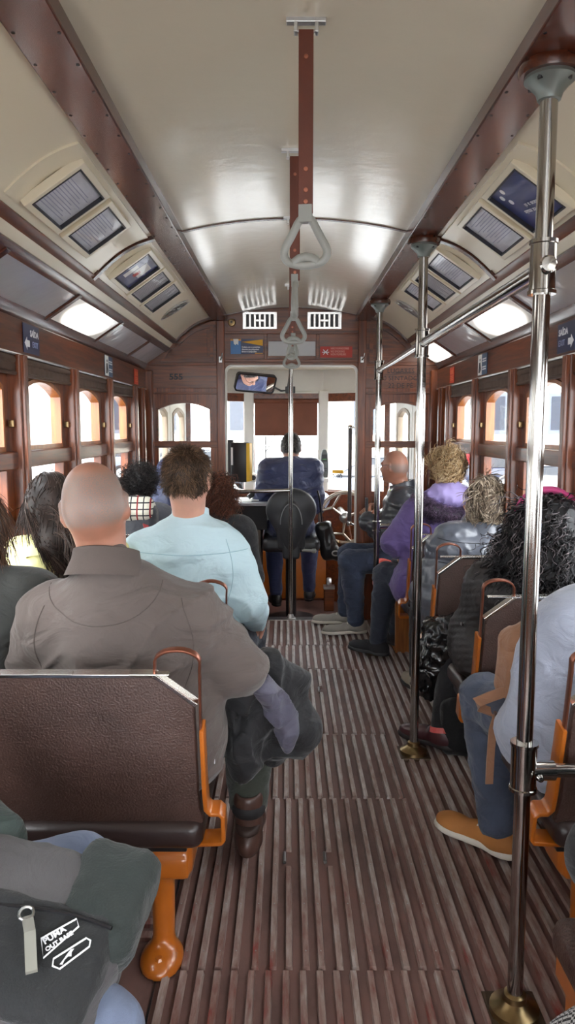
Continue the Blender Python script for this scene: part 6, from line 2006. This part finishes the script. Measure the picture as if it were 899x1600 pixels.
garment('trousers', p_legs(J, .012, 1.05, .95) + [el(J['pel'], (.17, .16, .12), J['Y'], .05)], p, DKTR, .01, folds(.006, seed=13))
for n in 'LR':
    o = shoe(J, n, p, plain('burgundy_leather', srgb(70, 38, 42), .35, var=.15, coat=.3), SOLE_K, .25)
MB().tube([J['ankL'] + A([.0 + .05 * math.cos(t), .05 * math.sin(t), -.002 - .012 * math.sin(t * 1)]) for t in np.linspace(2.2, 5.6, 12)], 1, 4, flat=(.012, .003), up=(0, 0, 1)).build('pink_trim', plain('salmon_trim', srgb(206, 92, 88), .5), p)
shell = cranium(J, .035) + [rc(hw(J, -.06, -.06, -.0), hw(J, -.14, -.09, -.17), .10, .10, .05), rc(hw(J, .02, -.08, .0), hw(J, .0, -.12, -.22), .11, .10, .05), rc(hw(J, -.14, -.06, -.15), hw(J, -.2, -.05, -.2), .075, .06, .05), rc(hw(J, .07, -.05, .0), hw(J, .08, -.09, -.2), .08, .08, .05), el(hw(J, 0, .1, -.03), (.055, .05, .085), J['HR'], .02, 's')]
HK2 = hair_mat('long_black_curls', srgb(9, 8, 10), srgb(26, 24, 26), srgb(120, 110, 112))
grow('hair', J, p, HK2, shell, 1900, .13, .2, (-.1, -.3, -1), .07, curl=.010, turns=2.6, r=.0026, S=18, jit=.16, out=-.04, h=.009, disp=folds(.018, (26, 26, 16), 5), clump=20)
mb = MB()
for k in range(5):
    mb.tube([hw(J, .145 * math.cos(t), -.005 - .018 * k, .05 + .132 * math.sin(t) + .006 * math.cos(k * 2)) for t in np.linspace(-.3, PI + .3, 22)], .0115, 8)
mb.build('headband', cloth('pink_jersey', srgb(176, 56, 110), .8, .2, 300, .15), p, smooth=True)
# plastic bag and black bag at her feet
v, q = sdf_mesh([bx((.72, 3.42, .40), (.085, .10, .19), roty(R(10)), .05), el((.80, 3.35, .60), (.07, .07, .05), k=.06), rc((.66, 3.4, .3), (.80, 3.3, .58), .05, .06, .05)], .008, folds(.026, (12, 12, 12), 6, .016))
tag(mesh_np('plastic_bag', [(v, q, 0)], [plain('black_bin_liner', srgb(20, 20, 22), .2, var=.1, bumps=.35, bscale=14, spec=.6, bdist=.02)]), 'shiny black plastic bag on the floor behind the middle pole', 'bag')
v, q = sdf_mesh([bx((.80, 3.26, .14), (.10, .07, .135), I3, .05)], .009, folds(.012, seed=6))
b = tag(mesh_np('tote_bag', [(v, q, 0)], [cloth('black_canvas', srgb(20, 20, 22), .9, .4, 400)]), 'soft black bag standing on the floor by the burgundy shoe', 'bag')

# -- pale grey sweatshirt
p = person('person in a pale grey sweatshirt, jeans and tan shoes at the right edge')
J = skeleton((.92, 2.12, .47), R(6), 1.0, lean=.0, head=(0, R(6), 0), shw=.215,
             over=dict(shL=(.84, 2.12, .90), elbL=(.735, 2.12, .60), wrL=(.80, 2.32, .60), hipL=(.82, 2.18, .535), kneeL=(.715, 2.56, .53), ankL=(.735, 2.43, .11), kneeR=(1.03, 2.6, .53), ankR=(1.03, 2.55, .11)))
J['footL'] = A([-.32, .95, 0])
J['footL'] = A([-.28, .3, 0])
J['che'] = A((.96, 2.12, .82)); J['wai'] = A((.94, 2.12, .66)); J['nek'] = A((1.0, 2.10, 1.0)); J['hb'] = A((1.0, 2.12, 1.07)); J['hc'] = A((1.0, 2.15, 1.17)); J['shR'] = A((1.1, 2.12, .9))
body_mesh('body', J, p, SK1, hands=[('R', (-.3, .7, -.3), (0, 0, -1), .5), ('L', (.3, .8, -.1), (0, 0, -1), .5)], fine=.006)
SWE = cloth('pale_grey_fleece', srgb(150, 156, 172), .95, .35, 380, .04, .3)
garment('sweatshirt', p_torso(J, .045, 1.1) + p_arms(J, .046, 1.15, end=.9, t2=.02) + [el((.88, 2.06, .52), (.15, .16, .14), k=.08), rc((.80, 2.12, .78), (.77, 2.14, .60), .085, .09, .06)], p, SWE, .0088, folds(.013, (5, 5, 7), 19))
garment('jeans', p_legs(J, .018, 1.06, .96) + [el(J['pel'], (.18, .16, .12), J['Y'], .05)], p, cloth('washed_denim', srgb(64, 72, 90), .85, .4, 700, .25, nscale=9), .0085, folds(.008, (8, 8, 14), 29))
TAN = plain('tan_nubuck', srgb(176, 116, 60), .75, var=.12, nscale=12, bumps=.15, bscale=160)
for n in 'LR': shoe(J, n, p, TAN, SOLE_W, .28, .0, 'shoe', 0, 1.05)
SHD = hair_mat('brown_short_hair', (0, 0, 0), (0, 0, 0), (0, 0, 0))
grow('hair', J, p, SHD, cranium(J, .009), 1200, .03, .6, (0, -.2, -.6), 0, r=.0014, cut=local_interp_cut(J, 1, YS, ZS_SHORT), h=.008, S=4)
b = empty('backpack', 'tan rucksack with hanging strap on the lap of the grey sweatshirt wearer', 'backpack')
TANB = cloth('tan_webbing', srgb(150, 108, 82), .8, .3, 500, .08)
v, q = sdf_mesh([bx((.79, 2.36, .72), (.09, .07, .12), rotz(R(10)), .04, .03), bx((.735, 2.32, .70), (.035, .05, .07), I3, .02, .03), el((.79, 2.33, .84), (.05, .05, .05), k=.04)], .0085, folds(.009, seed=8))
mesh_np('bag_body', [(v, q, 0)], [TANB], b)
MB().tube([(.73, 2.29, .665), (.66, 2.30, .635), (.625, 2.34, .60), (.635, 2.36, .575), (.68, 2.34, .565), (.73, 2.30, .565)], 1, 4, flat=(.017, .003), up=(0, 0, 1)).build('webbing_loop', TANB, b, smooth=True)
MB().tube([(.685, 2.315, .565), (.668, 2.30, .52), (.664, 2.30, .42), (.664, 2.305, .335)], 1, 4, flat=(.003, .0125), up=(0, 1, 0)).build('webbing_tail', TANB, b, smooth=True)
MB().box((.675, 2.295, .555), (.71, 2.325, .578)).build('buckle', plain('brown_buckle', srgb(74, 46, 36), .4), b, bevel=.004)

# -- passenger at the lower left with the sports backpack
p = person('passenger in a dark green jacket and blue jeans in the lower left corner')
J = skeleton((-.80, 1.22, .47), R(-72), .98, lean=.02, head=(0, R(6), 0), shw=.19,
             over=dict(elbL=(-.76, 1.44, .80), wrL=(-.58, 1.36, .68), elbR=(-.84, 1.0, .72), wrR=(-.66, 1.06, .62), hipL=(-.76, 1.33, .54), hipR=(-.76, 1.12, .54), kneeL=(-.475, 1.56, .50), ankL=(-.46, 1.5, .1), kneeR=(-.325, 1.11, .485), ankR=(-.36, 1.08, .1)))
for n in 'LR': J['foot' + n] = A([1, .1, 0])
body_mesh('body', J, p, SK1, hands=[('R', (.6, .5, -.2), (0, 0, -1), .6), ('L', (.6, -.5, -.2), (0, 0, -1), .6)], fine=.006)
GJ2 = cloth('bottle_green_nylon', srgb(46, 60, 56), .6, .2, 300, .08)
garment('jacket', p_torso(J, .03) + p_arms(J, .034, 1.05, end=.95), p, GJ2, .0095, folds(.009, seed=18))
garment('jeans', p_legs(J, .014, 1.06, .95) + [el(J['pel'], (.18, .17, .12), J['Y'], .05)], p, DENIM3, .009, folds(.006, (8, 8, 8), 39))
for n in 'LR': shoe(J, n, p, BLACK, SOLE_W, .26)
grow('hair', J, p, SHD, cranium(J, .009), 1200, .03, .6, (0, -.2, -.6), 0, r=.0014, cut=local_interp_cut(J, 1, YS, ZS_SHORT), h=.008, S=4)
b = empty('backpack', 'dark grey sports backpack with a white printed badge in the lower left corner', 'backpack')
BK1 = cloth('charcoal_ripstop', srgb(78, 76, 78), .7, .3, 420, .08)
BK2 = cloth('black_mesh_fabric', srgb(32, 34, 36), .85, .6, 260, .1)
BM = frame((-.475, 1.21, .60), (1, -.12, -.16), (.1, 1, .36))
R3 = np.array(BM.to_3x3())
cB = A(BM.translation)
v, q = sdf_mesh([bx(cB, (.19, .16, .065), R3, .05), bx(cB + R3 @ A([-.06, .05, .035]), (.13, .10, .05), R3, .04, .04)], .0085, folds(.009, (7, 7, 7), 28))
bb_ = mesh_np('bag_body', [(v, q, 0)], [BK1], b)
v, q = sdf_mesh([bx(cB + R3 @ A([.03, -.06, .058]), (.15, .10, .03), R3, .03)], .0085, folds(.008, (9, 9, 9), 3))
mesh_np('front_pocket', [(v, q, 0)], [BK2], b)
v, q = sdf_mesh([bx(cB + R3 @ A([.13, .08, .03]), (.075, .11, .055), R3, .04)], .009, folds(.008, (9, 9, 9), 13))
mesh_np('side_pocket', [(v, q, 0)], [cloth('dark_green_mesh', srgb(36, 44, 42), .85, .6, 260)], b)
ZP = BM @ Matrix.Translation((.03, -.02, .097))
mb = MB().tube([ZP @ Vector(p_) for p_ in ((0, 0, 0), (.02, -.03, .012), (.05, -.085, .006))], 1, 4, flat=(.004, .009), up=tuple(R3[:, 2]))
mb.build('zip_pull', plain('grey_pull_tab', srgb(140, 140, 132), .5), b)
mb = MB().tube([ZP @ Vector((-.004 + .012 * math.cos(t), .004 + .012 * math.sin(t), .004)) for t in np.linspace(0, 2 * PI, 13)[:-1]], .0028, 6, closed=True)
mb.build('zip_ring', STEEL, b)
mb = MB().tube([BM @ Vector((x_, -.0 + .008 * math.sin(x_ * 18), .088)) for x_ in np.linspace(-.15, .17, 14)], .0035, 6)
mb.build('zip', BLACK, b, smooth=True)
LM = BM @ Matrix.Translation((.105, -.045, .0925)) @ Matrix.Rotation(R(52), 4, 'Z') @ Matrix.Scale(.8, 4)
mb = MB()
trap = [(-.045, -.022), (.042, -.006), (.047, .012), (-.03, .018)]
mb.tube([LM @ Vector((a, c + .02, 0)) for a, c in trap], .0016, 6, closed=True)
mb.tube([LM @ Vector((a, c - .028, 0)) for a, c in ((-.03, -.014), (.038, -.01), (.046, .0), (.042, .01), (-.03, .012), (-.038, .0))], .0016, 6, closed=True)
cat_ = [(-.026, -.006), (-.012, .0), (-.004, .004), (.006, .008), (.012, .005), (.004, .001), (.0, -.006), (-.005, -.002), (-.014, -.004), (-.022, -.010)]
mb.prism([(a, c) for a, c in cat_], 'z', 0, .001) if False else mb.add([LM @ Vector((a, c - .028, .0005)) for a, c in cat_], [tuple(range(len(cat_)))])
mb.build('badge', INKW, b)
text('PUMA', .018, LM @ Matrix.Translation((-.03, .022, .0)), INKW, 'badge_lettering', b, bold=.0006)
text('OUT BASE', .013, LM @ Matrix.Translation((-.034, .006, .0)), INKW, 'badge_lettering', b, bold=.0005)

# -- passenger at the lower right in the houndstooth coat
p = person('passenger in a houndstooth coat with black sleeve in the lower right corner')
J = skeleton((.90, 1.22, .47), R(75), .95, lean=.02, head=(0, R(6), 0), shw=.18,
             over=dict(shR=(.86, 1.38, .88), elbR=(.66, 1.43, .62), wrR=(.76, 1.2, .62), elbL=(.80, 1.0, .70), wrL=(.74, 1.08, .64), kneeL=(.50, 1.07, .455), ankL=(.60, 1.06, .1), kneeR=(.70, 1.26, .47), ankR=(.72, 1.2, .1)))
body_mesh('body', J, p, SK1, hands=[('R', (-.6, -.2, -.3), (0, 0, -1), .6), ('L', (-.6, .2, -.3), (0, 0, -1), .6)], fine=.006)
def hounds():
    m, nt, bb = nodes_of('houndstooth_wool')
    t = N(nt, 'ShaderNodeTexCoord'); mp = N(nt, 'ShaderNodeMapping'); nt.links.new(t.outputs['Object'], mp.inputs[0])
    mp.inputs['Rotation'].default_value = (0, 0, .5)
    ck = N(nt, 'ShaderNodeTexChecker', i_Scale=150)
    nt.links.new(mp.outputs[0], ck.inputs[0])
    ck.inputs['Color1'].default_value = (*srgb(30, 30, 34), 1); ck.inputs['Color2'].default_value = (*srgb(190, 190, 190), 1)
    nt.links.new(ck.outputs[0], bb.inputs['Base Color']); bb.inputs['Roughness'].default_value = .9
    return m
HT = hounds()
garment('coat', p_torso(J, .03) + [rc(J['hipL'], J['kneeL'], .115, .10, .06), rc(J['hipR'], J['kneeR'], .115, .09, .06)], p, HT, .01, folds(.006, seed=12))
garment('sleeves', p_arms(J, .03, 1.05, end=.95), p, DKTR, .01, folds(.006, seed=15))
garment('trousers', p_legs(J, .012, 1, .95), p, DKTR, .013)
for n in 'LR': shoe(J, n, p, BLACK, SOLE_K, .25)
grow('hair', J, p, HD, cranium(J, .012), 900, .08, .3, (0, -.3, -1), .05, r=.0016, cut=local_interp_cut(J, 1, YS, ZS_SHORT), h=.009, S=5)
